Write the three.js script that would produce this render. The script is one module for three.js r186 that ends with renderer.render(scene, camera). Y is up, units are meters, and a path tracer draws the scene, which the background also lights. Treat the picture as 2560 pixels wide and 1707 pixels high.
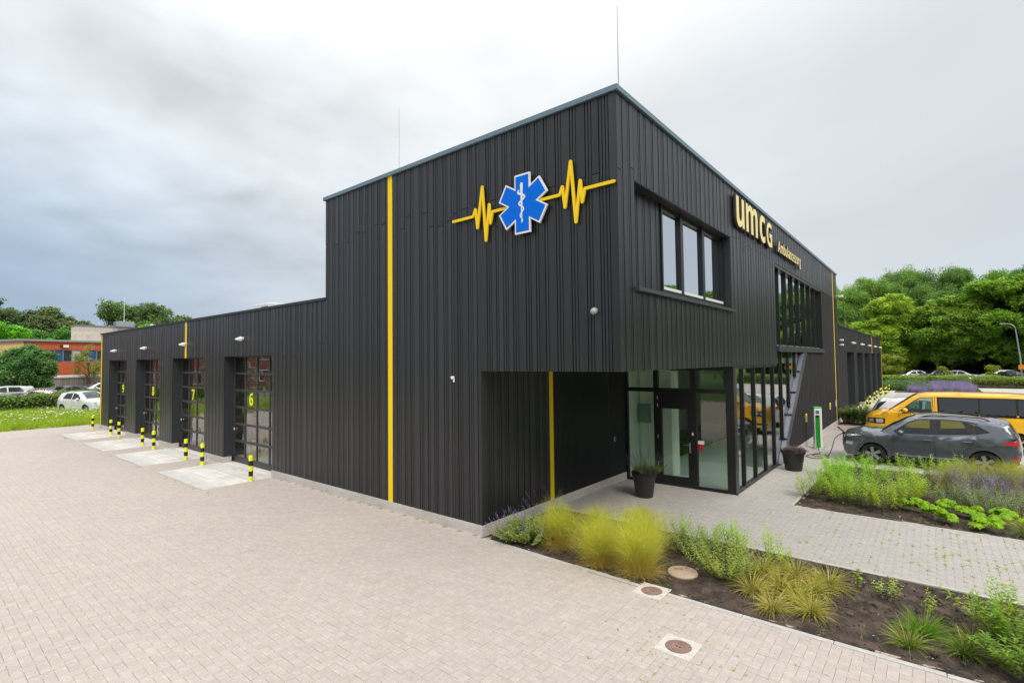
import * as THREE from 'three';
import { mergeGeometries, mergeVertices, toCreasedNormals } from 'three/addons/utils/BufferGeometryUtils.js';
import { RoundedBoxGeometry } from 'three/addons/geometries/RoundedBoxGeometry.js';
import { TessellateModifier } from 'three/addons/modifiers/TessellateModifier.js';
import { TextGeometry } from 'three/addons/geometries/TextGeometry.js';
import { FontLoader } from 'three/addons/loaders/FontLoader.js';

// ------------------------------------------------------------------ camera, sky, sun, exposure
const scene = new THREE.Scene();
const camera = new THREE.PerspectiveCamera(67.34, 1024 / 682, 0.1, 600);
camera.rotation.order = 'YXZ';
camera.position.set(3.7305, 3.3, 7.2052);
camera.rotation.set(0.0381, 0.6865, -0.0113);
camera.updateMatrixWorld(true);
const renderer = new THREE.WebGLRenderer({ antialias: true });
renderer.setSize(1024, 682);
renderer.toneMapping = THREE.LinearToneMapping;
renderer.toneMappingExposure = 1.35;
renderer.shadowMap.enabled = true;

let seed = 7;
const rnd = () => { seed = (seed + 0x6d2b79f5) | 0; let t = Math.imul(seed ^ (seed >>> 15), 1 | seed); t = (t + Math.imul(t ^ (t >>> 7), 61 | t)) ^ t; return ((t ^ (t >>> 14)) >>> 0) / 4294967296; };
const rr = (a, b) => a + (b - a) * rnd();
const pick = (a) => a[Math.floor(rnd() * a.length)];
const clamp = (x, a = 0, b = 1) => Math.min(b, Math.max(a, x));
const lerp = (a, b, t) => a + (b - a) * t;
const smooth = (a, b, x) => { const t = clamp((x - a) / (b - a)); return t * t * (3 - 2 * t); };
const h2 = (x, y, s = 0) => { let n = Math.imul(x, 374761393) + Math.imul(y, 668265263) + Math.imul(s, 974634777) | 0; n = Math.imul(n ^ (n >>> 13), 1274126177); return ((n ^ (n >>> 16)) >>> 0) / 4294967296; };
function noise(x, y, px = 0, py = 0, s = 0) {          // value noise, periodic in px, py cells
  const xi = Math.floor(x), yi = Math.floor(y), fx = x - xi, fy = y - yi, u = fx * fx * (3 - 2 * fx), v = fy * fy * (3 - 2 * fy);
  const m = (a, p) => p ? ((a % p) + p) % p : a;
  const a = h2(m(xi, px), m(yi, py), s), b = h2(m(xi + 1, px), m(yi, py), s), c = h2(m(xi, px), m(yi + 1, py), s), d = h2(m(xi + 1, px), m(yi + 1, py), s);
  return lerp(lerp(a, b, u), lerp(c, d, u), v);
}
function fbm(x, y, o = 5, s = 0, p = 0) { let a = 0.5, r = 0, f = 1; for (let i = 0; i < o; i++) { r += a * noise(x * f, y * f, p * f, p * f, s + i); a *= 0.5; f *= 2; } return r; }

{ // overcast sky: layered clouds over a cool horizon, brightest high up where the sun stands behind them
  const w = 1536, h = 768, data = new Float32Array(w * h * 4);
  const nrm = (x, y, z) => new THREE.Vector3(x, y, z).normalize();
  const glow = nrm(-0.49, 0.62, -0.61), dusk = nrm(-0.98, 0.10, 0.02), west = nrm(-0.87, 0.42, -0.25);
  const d = new THREE.Vector3();
  for (let j = 0; j < h; j++) for (let i = 0; i < w; i++) {
    const el = ((j + 0.5) / h - 0.5) * Math.PI, az = ((i + 0.5) / w - 0.5) * Math.PI * 2;
    d.set(Math.cos(el) * Math.cos(az), Math.sin(el), Math.cos(el) * Math.sin(az));
    const y = Math.max(d.y, 0.0), k = 1.5 / (y + 0.16), px = d.x * k + 40, pz = d.z * k + 40;
    const wx = fbm(px * 0.9 + 9, pz * 0.9, 4, 3) - 0.5, wz = fbm(px * 0.9, pz * 0.9 + 5, 4, 4) - 0.5;
    const n = fbm(px * 1.25 + wx * 1.4, pz * 1.25 + wz * 1.4, 6, 1) / 0.97, n2 = fbm(px * 0.5 + wx, pz * 0.5, 3, 2) / 0.9;
    const aG = Math.acos(clamp(d.dot(glow), -1, 1)), aD = Math.acos(clamp(d.dot(dusk), -1, 1));
    const g = Math.exp(-Math.pow(aG / 0.62, 2)), dk = Math.exp(-Math.pow(aD / 0.46, 2)) * (1 - smooth(0.12, 0.42, y));
    const up = smooth(0.42, 1.0, y);                                    // an overcast sky is brightest overhead
    let r = 0.475 + 1.12 * up, gg = 0.52 + 1.08 * up, b = 0.565 + 1.04 * up;
    r = lerp(r, 0.595 + 0.9 * up, g * 0.9); gg = lerp(gg, 0.612 + 0.9 * up, g * 0.9); b = lerp(b, 0.618 + 0.9 * up, g * 0.9);
    r = lerp(r, 0.235, dk * 0.92); gg = lerp(gg, 0.32, dk * 0.92); b = lerp(b, 0.425, dk * 0.92);
    const left = Math.exp(-Math.pow(Math.acos(clamp(d.dot(west), -1, 1)) / 0.75, 2));
    const n3 = fbm(px * 2.6 + wz * 1.6, pz * 2.6 + wx * 1.6, 5, 8) / 0.97;
    const c = (n - 0.42) * 0.95 * left + (n3 - 0.46) * 0.75 * left + (n2 - 0.46) * 0.30 + 0.16 * left;               // darker bellies, brighter gaps
    const f = Math.max(0.82, 1 + c * (0.25 + 0.42 * smooth(0.04, 0.3, y)) * (1 - 0.3 * g));
    const o = (j * w + i) * 4;
    data[o] = r * f; data[o + 1] = gg * f; data[o + 2] = b * f; data[o + 3] = 1;
  }
  const t = new THREE.DataTexture(data, w, h, THREE.RGBAFormat, THREE.FloatType);
  t.mapping = THREE.EquirectangularReflectionMapping; t.magFilter = t.minFilter = THREE.LinearFilter; t.needsUpdate = true;
  scene.background = t; scene.environment = t;
}
const sun = new THREE.DirectionalLight(0xfff3e2, 1.5);
sun.position.set(34, 50, 18); sun.target.position.set(-8, 0, -8);
sun.castShadow = true; sun.shadow.radius = 42; sun.shadow.mapSize.set(2048, 2048);
Object.assign(sun.shadow.camera, { left: -70, right: 70, top: 70, bottom: -70, near: 1, far: 200 });
scene.add(sun, sun.target);

// ------------------------------------------------------------------ naming and building helpers
const taken = new Map();
function numbered(n) { const k = taken.get(n) ?? 0; taken.set(n, k + 1); return k ? n + '_' + String(k).padStart(3, '0') : n; }
function tag(o, label, category, group, kind) {
  if (label) o.userData.label = label; if (category) o.userData.category = category;
  if (group) o.userData.group = group; if (kind) o.userData.kind = kind; return o;
}
function thing(name, label, category, p = [0, 0, 0], turn = 0, group, kind) {
  const o = new THREE.Group(); o.name = numbered(name); o.position.set(...p); o.rotation.y = turn; scene.add(o);
  return tag(o, label, category, group, kind);
}
function part(parent, name, geo, m, label) { const o = new THREE.Mesh(geo, m); o.name = name; if (label) o.userData.label = label; parent.add(o); return o; }
function sub(parent, name, p = [0, 0, 0], turn = 0) { const o = new THREE.Group(); o.name = name; o.position.set(...p); o.rotation.y = turn; parent.add(o); return o; }
function single(name, geo, m, label, category, group, kind, p) { const o = new THREE.Mesh(geo, m); o.name = numbered(name); if (p) o.position.set(...p); scene.add(o); return tag(o, label, category, group, kind); }
const clean = (g) => { g = g.index ? g.toNonIndexed() : g; for (const k of Object.keys(g.attributes)) if (!['position', 'normal', 'uv'].includes(k)) g.deleteAttribute(k); g.morphAttributes = {}; return g; };
const join = (a) => mergeGeometries(a.map(clean));
function box(x0, x1, y0, y1, z0, z1) {                   // a box with uv in metres
  const g = new THREE.BoxGeometry(x1 - x0, y1 - y0, z1 - z0).translate((x0 + x1) / 2, (y0 + y1) / 2, (z0 + z1) / 2);
  return metreUv(g);
}
function metreUv(g, s = 1, du = 0, dv = 0) {
  const p = g.attributes.position, n = g.attributes.normal, uv = new Float32Array(p.count * 2);
  for (let i = 0; i < p.count; i++) {
    const ax = Math.abs(n.getX(i)), ay = Math.abs(n.getY(i)), az = Math.abs(n.getZ(i));
    const [u, v] = ay > ax && ay > az ? [p.getX(i), p.getZ(i)] : ax > az ? [p.getZ(i), p.getY(i)] : [p.getX(i), p.getY(i)];
    uv[i * 2] = u * s + du; uv[i * 2 + 1] = v * s + dv;
  }
  g.setAttribute('uv', new THREE.BufferAttribute(uv, 2)); return g;
}
function rbox(w, h, d, r, x, y, z) { return metreUv(new RoundedBoxGeometry(w, h, d, 2, r).translate(x, y, z)); }
function cyl(r0, r1, h, x, y, z, n = 16) { return new THREE.CylinderGeometry(r0, r1, h, n).translate(x, y, z); }
function bar(a, b, w, d) {                               // a square bar between two points
  const A = new THREE.Vector3(...a), B = new THREE.Vector3(...b), L = A.distanceTo(B);
  const g = new THREE.BoxGeometry(w, L, d), q = new THREE.Quaternion().setFromUnitVectors(new THREE.Vector3(0, 1, 0), B.clone().sub(A).normalize());
  return metreUv(g.applyQuaternion(q).translate((A.x + B.x) / 2, (A.y + B.y) / 2, (A.z + B.z) / 2));
}
function rod(a, b, r0, r1, n = 8) {
  const A = new THREE.Vector3(...a), B = new THREE.Vector3(...b), L = A.distanceTo(B);
  const q = new THREE.Quaternion().setFromUnitVectors(new THREE.Vector3(0, 1, 0), B.clone().sub(A).normalize());
  return new THREE.CylinderGeometry(r1, r0, L, n).applyQuaternion(q).translate((A.x + B.x) / 2, (A.y + B.y) / 2, (A.z + B.z) / 2);
}
function tube(pts, r, seg = 60, n = 7) { return new THREE.TubeGeometry(new THREE.CatmullRomCurve3(pts.map((p) => new THREE.Vector3(...p))), seg, r, n); }
function prism(pts, depth, bevel = 0) {                  // polygon in x-y, extruded towards +z
  const s = new THREE.Shape(pts.map((p) => new THREE.Vector2(...p)));
  return new THREE.ExtrudeGeometry(s, bevel ? { depth: depth - bevel, bevelEnabled: true, bevelThickness: bevel, bevelSize: bevel, bevelSegments: 2, curveSegments: 10 } : { depth, bevelEnabled: false, curveSegments: 10 });
}
const lathe = (pts, n = 24) => new THREE.LatheGeometry(pts.map((p) => new THREE.Vector2(...p)), n);

// ------------------------------------------------------------------ textures and materials
function tex(w, h, fn, ru = 1, rv = 1, srgb = false) {    // fn(u, v) -> grey or [r, g, b] in 0..1
  const d = new Uint8Array(w * h * 4);
  for (let j = 0; j < h; j++) for (let i = 0; i < w; i++) {
    const c = fn(i / w, j / h), o = (j * w + i) * 4;
    for (let k = 0; k < 3; k++) d[o + k] = 255 * clamp(Array.isArray(c) ? c[k] : c); d[o + 3] = 255;
  }
  const t = new THREE.DataTexture(d, w, h); t.wrapS = t.wrapT = THREE.RepeatWrapping; t.magFilter = THREE.LinearFilter; t.minFilter = THREE.LinearMipmapLinearFilter;
  t.generateMipmaps = true; t.repeat.set(1 / ru, 1 / rv); if (srgb) t.colorSpace = THREE.SRGBColorSpace; t.needsUpdate = true; return t;
}
const pf = (u, v, fu, fv, o, s) => { let a = 0.5, r = 0; for (let i = 0; i < o; i++) { r += a * noise(u * fu, v * fv, fu, fv, s + i); a *= 0.5; fu *= 2; fv *= 2; } return r / 0.95; };
const woodTex = tex(128, 512, (u, v) => { const g = pf(u, v, 28, 3, 3, 11), b = pf(u, v, 4, 2, 3, 21), k = pf(u, v, 3, 9, 2, 31); return 0.86 + 0.12 * g + 0.10 * (b - 0.5) - (k > 0.86 ? (k - 0.86) * 1.6 : 0); }, 0.35, 2.4, true);
const woodRough = tex(128, 512, (u, v) => 0.58 + 0.3 * (pf(u, v, 20, 3, 3, 41) - 0.5) + 0.18 * (pf(u, v, 3, 3, 3, 45) - 0.5), 0.35, 2.4);
const grainTex = tex(256, 256, (u, v) => 0.93 + 0.20 * (pf(u, v, 64, 64, 2, 51) - 0.5) + 0.14 * (pf(u, v, 6, 6, 4, 61) - 0.5), 0.42, 0.42, true);
const grainBump = tex(256, 256, (u, v) => pf(u, v, 64, 64, 3, 71), 0.42, 0.42);
const concreteTex = tex(512, 512, (u, v) => { const a = pf(u, v, 5, 5, 5, 81), b = pf(u, v, 90, 90, 2, 91), s = pf(u, v, 2, 40, 3, 95); return 0.90 + 0.20 * (a - 0.5) + 0.10 * (b - 0.5) + 0.10 * (s - 0.5); }, 2.2, 2.2, true);
const soilTex = tex(512, 512, (u, v) => { const a = pf(u, v, 8, 8, 5, 101), b = pf(u, v, 100, 100, 2, 111), w = pf(u, v, 60, 60, 1, 115) > 0.90 ? 0.35 : 0, g = a * 0.75 + b * 0.35 - 0.1; return [0.62 * g + 0.14 + w, 0.55 * g + 0.115 + w, 0.48 * g + 0.10 + w]; }, 1.3, 1.3, true);
const soilBump = tex(512, 512, (u, v) => pf(u, v, 30, 30, 4, 121), 1.3, 1.3);
const grassTex = tex(512, 512, (u, v) => { const a = pf(u, v, 8, 8, 5, 131), b = pf(u, v, 120, 120, 2, 141); return [0.34 + 0.35 * (a - 0.5) + 0.25 * (b - 0.5), 0.46 + 0.3 * (a - 0.5) + 0.3 * (b - 0.5), 0.13 + 0.1 * (b - 0.5)]; }, 6, 6, true);
const waveBump = tex(256, 256, (u, v) => pf(u, v, 3, 3, 1, 151), 1.3, 1.3);
const rustTex = tex(256, 256, (u, v) => { const a = pf(u, v, 6, 6, 5, 161); return [0.55 + 0.22 * (a - 0.5), 0.45 + 0.2 * (a - 0.5), 0.41 + 0.18 * (a - 0.5)]; }, 0.5, 0.5, true);

const std = (c, o = {}) => new THREE.MeshStandardMaterial({ color: new THREE.Color(c[0], c[1], c[2]), roughness: 0.7, ...o });
const phy = (c, o = {}) => new THREE.MeshPhysicalMaterial({ color: new THREE.Color(c[0], c[1], c[2]), roughness: 0.5, ...o });
const glassOf = (c, o = {}) => phy(c, { roughness: 0.0, transmission: 1, thickness: 0, ior: 1.75, ...o });
const M = {
  board: [[0.020, 0.0215, 0.026], [0.025, 0.027, 0.033], [0.016, 0.0175, 0.021], [0.022, 0.0235, 0.028], [0.029, 0.0315, 0.038]].map((c) => phy(c, { map: woodTex, roughnessMap: woodRough, roughness: 0.70, ior: 1.52, sheen: 0.6, sheenRoughness: 0.4, sheenColor: new THREE.Color(0.50, 0.53, 0.62) })),
  boardMatt: [[0.019, 0.020, 0.023], [0.022, 0.023, 0.026], [0.017, 0.018, 0.020]].map((c) => std(c, { map: woodTex, roughness: 0.92 })),
  mast: std([0.42, 0.43, 0.44], { roughness: 0.6 }),
  dark: std([0.012, 0.012, 0.014], { roughness: 0.85 }),
  jamb: std([0.018, 0.021, 0.026], { roughness: 0.6 }),
  panel: std([0.040, 0.042, 0.048], { roughness: 0.75, map: woodTex }),
  frame: std([0.010, 0.011, 0.013], { roughness: 0.35 }),
  frameGrey: std([0.045, 0.050, 0.058], { roughness: 0.4 }),
  doorFrame: std([0.045, 0.043, 0.045], { roughness: 0.5 }),
  coping: std([0.145, 0.215, 0.27], { roughness: 0.38, metalness: 0.3 }),
  alu: std([0.42, 0.45, 0.52], { roughness: 0.35, metalness: 0.6 }),
  band: std([0.075, 0.083, 0.115], { roughness: 0.4, metalness: 0.2 }),
  trim: std([0.20, 0.21, 0.27], { roughness: 0.4, metalness: 0.3 }),
  yellow: phy([0.88, 0.62, 0.012], { roughness: 0.7, specularIntensity: 0.4 }),
  signYellow: phy([0.90, 0.62, 0.02], { roughness: 0.7, specularIntensity: 0.4 }),
  bollardYellow: std([0.80, 0.83, 0.01], { roughness: 0.5 }),
  cream: std([0.95, 0.80, 0.38], { roughness: 0.5 }),
  white: std([0.80, 0.80, 0.80], { roughness: 0.45 }),
  blue: phy([0.0, 0.14, 0.74], { roughness: 0.75, specularIntensity: 0.3 }),
  black: std([0.015, 0.015, 0.016], { roughness: 0.55 }),
  concrete: std([0.66, 0.635, 0.60], { map: concreteTex, roughness: 0.9 }),
  apron: std([0.86, 0.83, 0.79], { map: concreteTex, roughness: 0.9 }),
  apronB: std([0.76, 0.74, 0.71], { map: concreteTex, roughness: 0.9 }),
  sand: std([0.46, 0.39, 0.33], { map: grainTex, roughness: 1 }),
  sandStrip: std([0.42, 0.29, 0.16], { map: grainTex, roughness: 1 }),
  kerb: std([0.58, 0.57, 0.54], { map: grainTex, roughness: 0.9 }),
  soil: std([0.43, 0.415, 0.42], { map: soilTex, bumpMap: soilBump, bumpScale: 0.012, roughness: 1 }),
  grass: std([0.75, 0.8, 0.7], { map: grassTex, roughness: 1 }),
  asphalt: std([0.34, 0.34, 0.34], { map: concreteTex, roughness: 0.95 }),
  lot: std([0.62, 0.575, 0.53], { map: concreteTex, roughness: 0.95 }),
  pale: std([0.86, 0.91, 0.85], { roughness: 0.6 }),
  paleFloor: std([0.46, 0.53, 0.55], { roughness: 0.5 }),
  inside: std([0.42, 0.42, 0.40], { roughness: 0.8 }),
  insideDark: std([0.5, 0.5, 0.48], { roughness: 0.8 }),
  glass: glassOf([0.90, 0.95, 0.90]),
  glassDark: std([0.60, 0.65, 0.70], { roughness: 0.01, metalness: 1 }), glassSide: glassOf([0.86, 0.92, 0.88], { ior: 2.3, clearcoat: 1, clearcoatRoughness: 0 }),
  paneWavy: glassOf([0.82, 0.83, 0.82], { ior: 2.33, clearcoat: 1, clearcoatRoughness: 0, bumpMap: waveBump, bumpScale: 0.035 }),
  steel: std([0.55, 0.56, 0.58], { roughness: 0.28, metalness: 0.9 }),
  plastic: std([0.020, 0.021, 0.023], { roughness: 0.42 }),
  rubber: std([0.014, 0.014, 0.015], { roughness: 0.85 }),
  rust: std([1, 0.97, 0.95], { map: rustTex, roughness: 0.75, bumpMap: grainBump, bumpScale: 0.003 }),
  manholeFrame: std([0.70, 0.665, 0.60], { map: grainTex, roughness: 0.9 }),
  lid: std([0.62, 0.47, 0.36], { map: concreteTex, roughness: 0.95 }),
  green: std([0.005, 0.33, 0.012], { roughness: 0.4 }),
  red: std([0.5, 0.01, 0.015], { roughness: 0.35 }),
  bark: std([0.10, 0.075, 0.05], { roughness: 1, map: grainTex }),
};
const paverTones = [[0.555, 0.492, 0.446], [0.564, 0.501, 0.455], [0.547, 0.484, 0.439], [0.558, 0.491, 0.442], [0.551, 0.494, 0.451], [0.569, 0.507, 0.463]], pathTones = paverTones.map((c) => [c[0] * 0.90, c[1] * 0.955, c[2] * 1.0]);
M.paver = paverTones.map((c) => std(c, { map: grainTex, bumpMap: grainBump, bumpScale: 0.0012, roughness: 0.92 }));
M.pathPaver = pathTones.map((c) => std(c, { map: grainTex, bumpMap: grainBump, bumpScale: 0.0012, roughness: 0.92 }));
M.paverAll = std([1, 1, 1], { map: grainTex, roughness: 0.92 });
const grassMat = phy([1, 1, 1], { vertexColors: true, side: THREE.DoubleSide, roughness: 0.8, transmission: 0.6, thickness: 0, specularIntensity: 0.3 });
const leafMat = phy([1, 1, 1], { vertexColors: true, side: THREE.DoubleSide, roughness: 0.75, transmission: 0.4, thickness: 0, specularIntensity: 0.4 });
const leafTree = phy([1, 1, 1], { side: THREE.DoubleSide, roughness: 0.8, transmission: 0.45, thickness: 0, specularIntensity: 0.35 });
const font = await new FontLoader().loadAsync('fonts/droid/droid_sans_bold.typeface.json');
function text(str, size, depth, bevel = 0) {
  const g = new TextGeometry(str, { font, size, depth: depth - bevel, curveSegments: 6, bevelEnabled: bevel > 0, bevelThickness: bevel, bevelSize: bevel, bevelSegments: 1 });
  g.computeBoundingBox(); return g;
}

// ------------------------------------------------------------------ the black timber building
const HT = 7.637, HL = 5.008, HO = 3.112, HP = 0.195, XB = -8.444, XE = -30.511, XR = -2.95, ZG = -5.95, ZO = -10.38, ZT = -23.956, ZE = -53.06;
const DOORS = [['9', -28.87, -25.85], ['8', -24.35, -21.17], ['7', -19.67, -16.41], ['6', -14.73, -11.32]], DTOP = 3.555, DREC = 0.32;
const RDOORS = [[27.3, 30.7], [32.4, 35.9], [37.3, 41.0], [42.6, 45.9], [47.7, 51.0]];
const house = thing('station_building', 'black timber-clad ambulance station with yellow stripes and an overhanging upper storey', 'building');
const faceL = new THREE.Matrix4(), faceR = new THREE.Matrix4().makeRotationY(Math.PI / 2);
const faceIn = new THREE.Matrix4().makeTranslation(XR, 0, 0).multiply(faceR), faceWin = new THREE.Matrix4().makeTranslation(-0.19, 0, 0).multiply(faceR);
const boards = [];
function boardGeo(u0, u1, y0, y1, d0, d1) {
  const g = new THREE.BoxGeometry(u1 - u0, y1 - y0, d1 - d0).translate((u0 + u1) / 2, (y0 + y1) / 2, (d0 + d1) / 2);
  return metreUv(g, 1, rr(0, 3), rr(0, 3));
}
function addBoard(F, u0, u1, y0, y1, rec, mat) {
  if (y1 - y0 < 0.03 || u1 - u0 < 0.012) return;
  const c = new THREE.Vector3((u0 + u1) / 2, (y0 + y1) / 2, 0).applyMatrix4(F), n = new THREE.Vector3(0, 0, 1).transformDirection(F), v = camera.position.clone().sub(c);
  const score = (u1 - u0) * (y1 - y0) * Math.max(0, n.dot(v)) / Math.pow(v.length(), 3);
  boards.push({ F, u0, u1, y0, y1, rec, mat, score });
}
// fills u0..u1 with wide boards and narrow battens; spans(u) gives the heights covered there
function clad(F, u0, u1, spans, o = {}) {
  let u = u0, k = 0; const gap = o.gap ?? 0.016;
  while (u < u1 - 0.02) {
    const list = o.slats ? [0.028, 0.028, 0.028, 0.028] : [pick([0.10, 0.125, 0.125, 0.165, 0.165]), 0.042, ...(rnd() < 0.78 ? [0.042] : []), ...(rnd() < 0.12 ? [0.042] : [])];
    for (const w of list) {
      if (u >= u1 - 0.02) break;
      let e = Math.min(u + w, u1); if (u1 - e - gap < 0.04) e = u1; const wide = w > 0.09; k++;
      for (const [y0, y1, top] of spans((u + e) / 2)) {
        const lowMat = o.low && y1 < o.low ? pick(M.boardMatt) : null, yj = (top ?? y1) - 1.02 - 0.17 * (k % 3) - rr(0, 0.1), rec = o.slats ? 0 : wide ? 0 : -0.005, mat = lowMat ?? (o.mats ? pick(o.mats) : pick(M.board));
        if (wide && !o.plain && yj > y0 + 0.4 && yj < y1 - 0.2 && rnd() < 0.8) { addBoard(F, u, e, yj + 0.006, y1, rec, mat); addBoard(F, u, e, y0, yj - 0.006, rec - 0.001, pick(M.board)); }
        else addBoard(F, u, e, y0, y1, rec, mat);
      }
      u = e + gap;
    }
  }
}
const each = (parent, name, list, m) => list.forEach((g) => part(parent, name, g, m));
const stripes = [];
{ // left face
  const cuts = [XE, -30.42, -30.26]; for (const [, a, b] of DOORS) cuts.push(a, b);
  cuts.push(-18.346, -18.186, XB, -5.815, -5.655, XR, -0.001);
  cuts.sort((a, b) => a - b);
  const topOf = (u) => (u < XB ? HL : HT) - 0.085;
  for (let i = 0; i < cuts.length - 1; i++) {
    const a = cuts[i], b = cuts[i + 1], m = (a + b) / 2, door = DOORS.find((d) => m > d[1] && m < d[2]);
    const y0 = door ? DTOP : m > XR ? HO : HP, sp = [[y0, topOf(m)]];
    if (Math.abs(b - a - 0.16) < 0.002) { stripes.push([faceL, a, b, y0, topOf(m)]); continue; }
    clad(faceL, a + 0.004, b - 0.004, () => sp);
  }
}
{ // right face, u = -z
  const cuts = [0.001, 0.59, 5.83, 10.38, 19.1, 22.58, 22.74, -ZT, 43.14, 43.30, 52.88, 53.04]; for (const d of RDOORS) cuts.push(...d);
  cuts.sort((a, b) => a - b);
  for (let i = 0; i < cuts.length - 1; i++) {
    const a = cuts[i], b = cuts[i + 1], m = (a + b) / 2, door = RDOORS.find((d) => m > d[0] && m < d[1]), top = (m < -ZT ? HT : HL) - 0.085;
    if (Math.abs(b - a - 0.16) < 0.002) { stripes.push([faceR, a, b, door ? 3.6 : HP, top]); continue; }
    if (m > -ZT) { clad(faceR, a + 0.004, b - 0.004, () => [[door ? 3.6 : HP, top]], { plain: true, mats: M.boardMatt }); continue; }
    const spans = m < 0.59 || (m > 5.83 && m < 10.38) ? () => [[HO, top]] : m < 5.83 ? () => [[HO, 4.49, -9], [6.28, top, -9]]
      : m < 19.1 ? (u) => [[6.29, top, -9], [HP, Math.min(3.5, (u - 10.95) / 4.3 * 3.51), -9]] : () => [[6.28, top, -9], [HP, 6.274, -9]];
    clad(faceR, a + 0.004, b - 0.004, spans, { low: m > 10.38 ? 6.29 : 0, plain: m > 10.38 });
  }
}
clad(faceIn, 0.004, 2.24, () => [[HP, HO - 0.005]], { plain: true, mats: [M.board[2], M.board[0]] });
stripes.push([faceIn, 2.25, 2.395, HP, HO - 0.005]);
clad(faceIn, 2.41, 5.0, () => [[HP, HO - 0.005]], { slats: true, gap: 0.022, mats: [M.board[2]] });
addBoard(faceIn, 5.01, 5.93, HP, HO - 0.005, 0, M.dark);
clad(faceWin, 0.6, 2.06, () => [[4.55, 6.5]], { plain: true });
for (const [F, a, b, y0, y1] of stripes) part(house, 'yellow_stripe', boardGeo(a + 0.004, b - 0.004, y0, y1, -0.026, 0.004).applyMatrix4(F), M.yellow);
boards.sort((a, b) => b.score - a.score);
const restBoards = new Map();
boards.forEach((b, i) => {
  const g = boardGeo(b.u0, b.u1, b.y0, b.y1, -0.026, b.rec).applyMatrix4(b.F);
  if (i < 300) part(house, 'cladding_board', g, b.mat);
  else { if (!restBoards.has(b.mat)) restBoards.set(b.mat, []); restBoards.get(b.mat).push(g); }
});
for (const [m, gs] of restBoards) part(house, 'cladding', join(gs), m).userData.kind = 'stuff';

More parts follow.
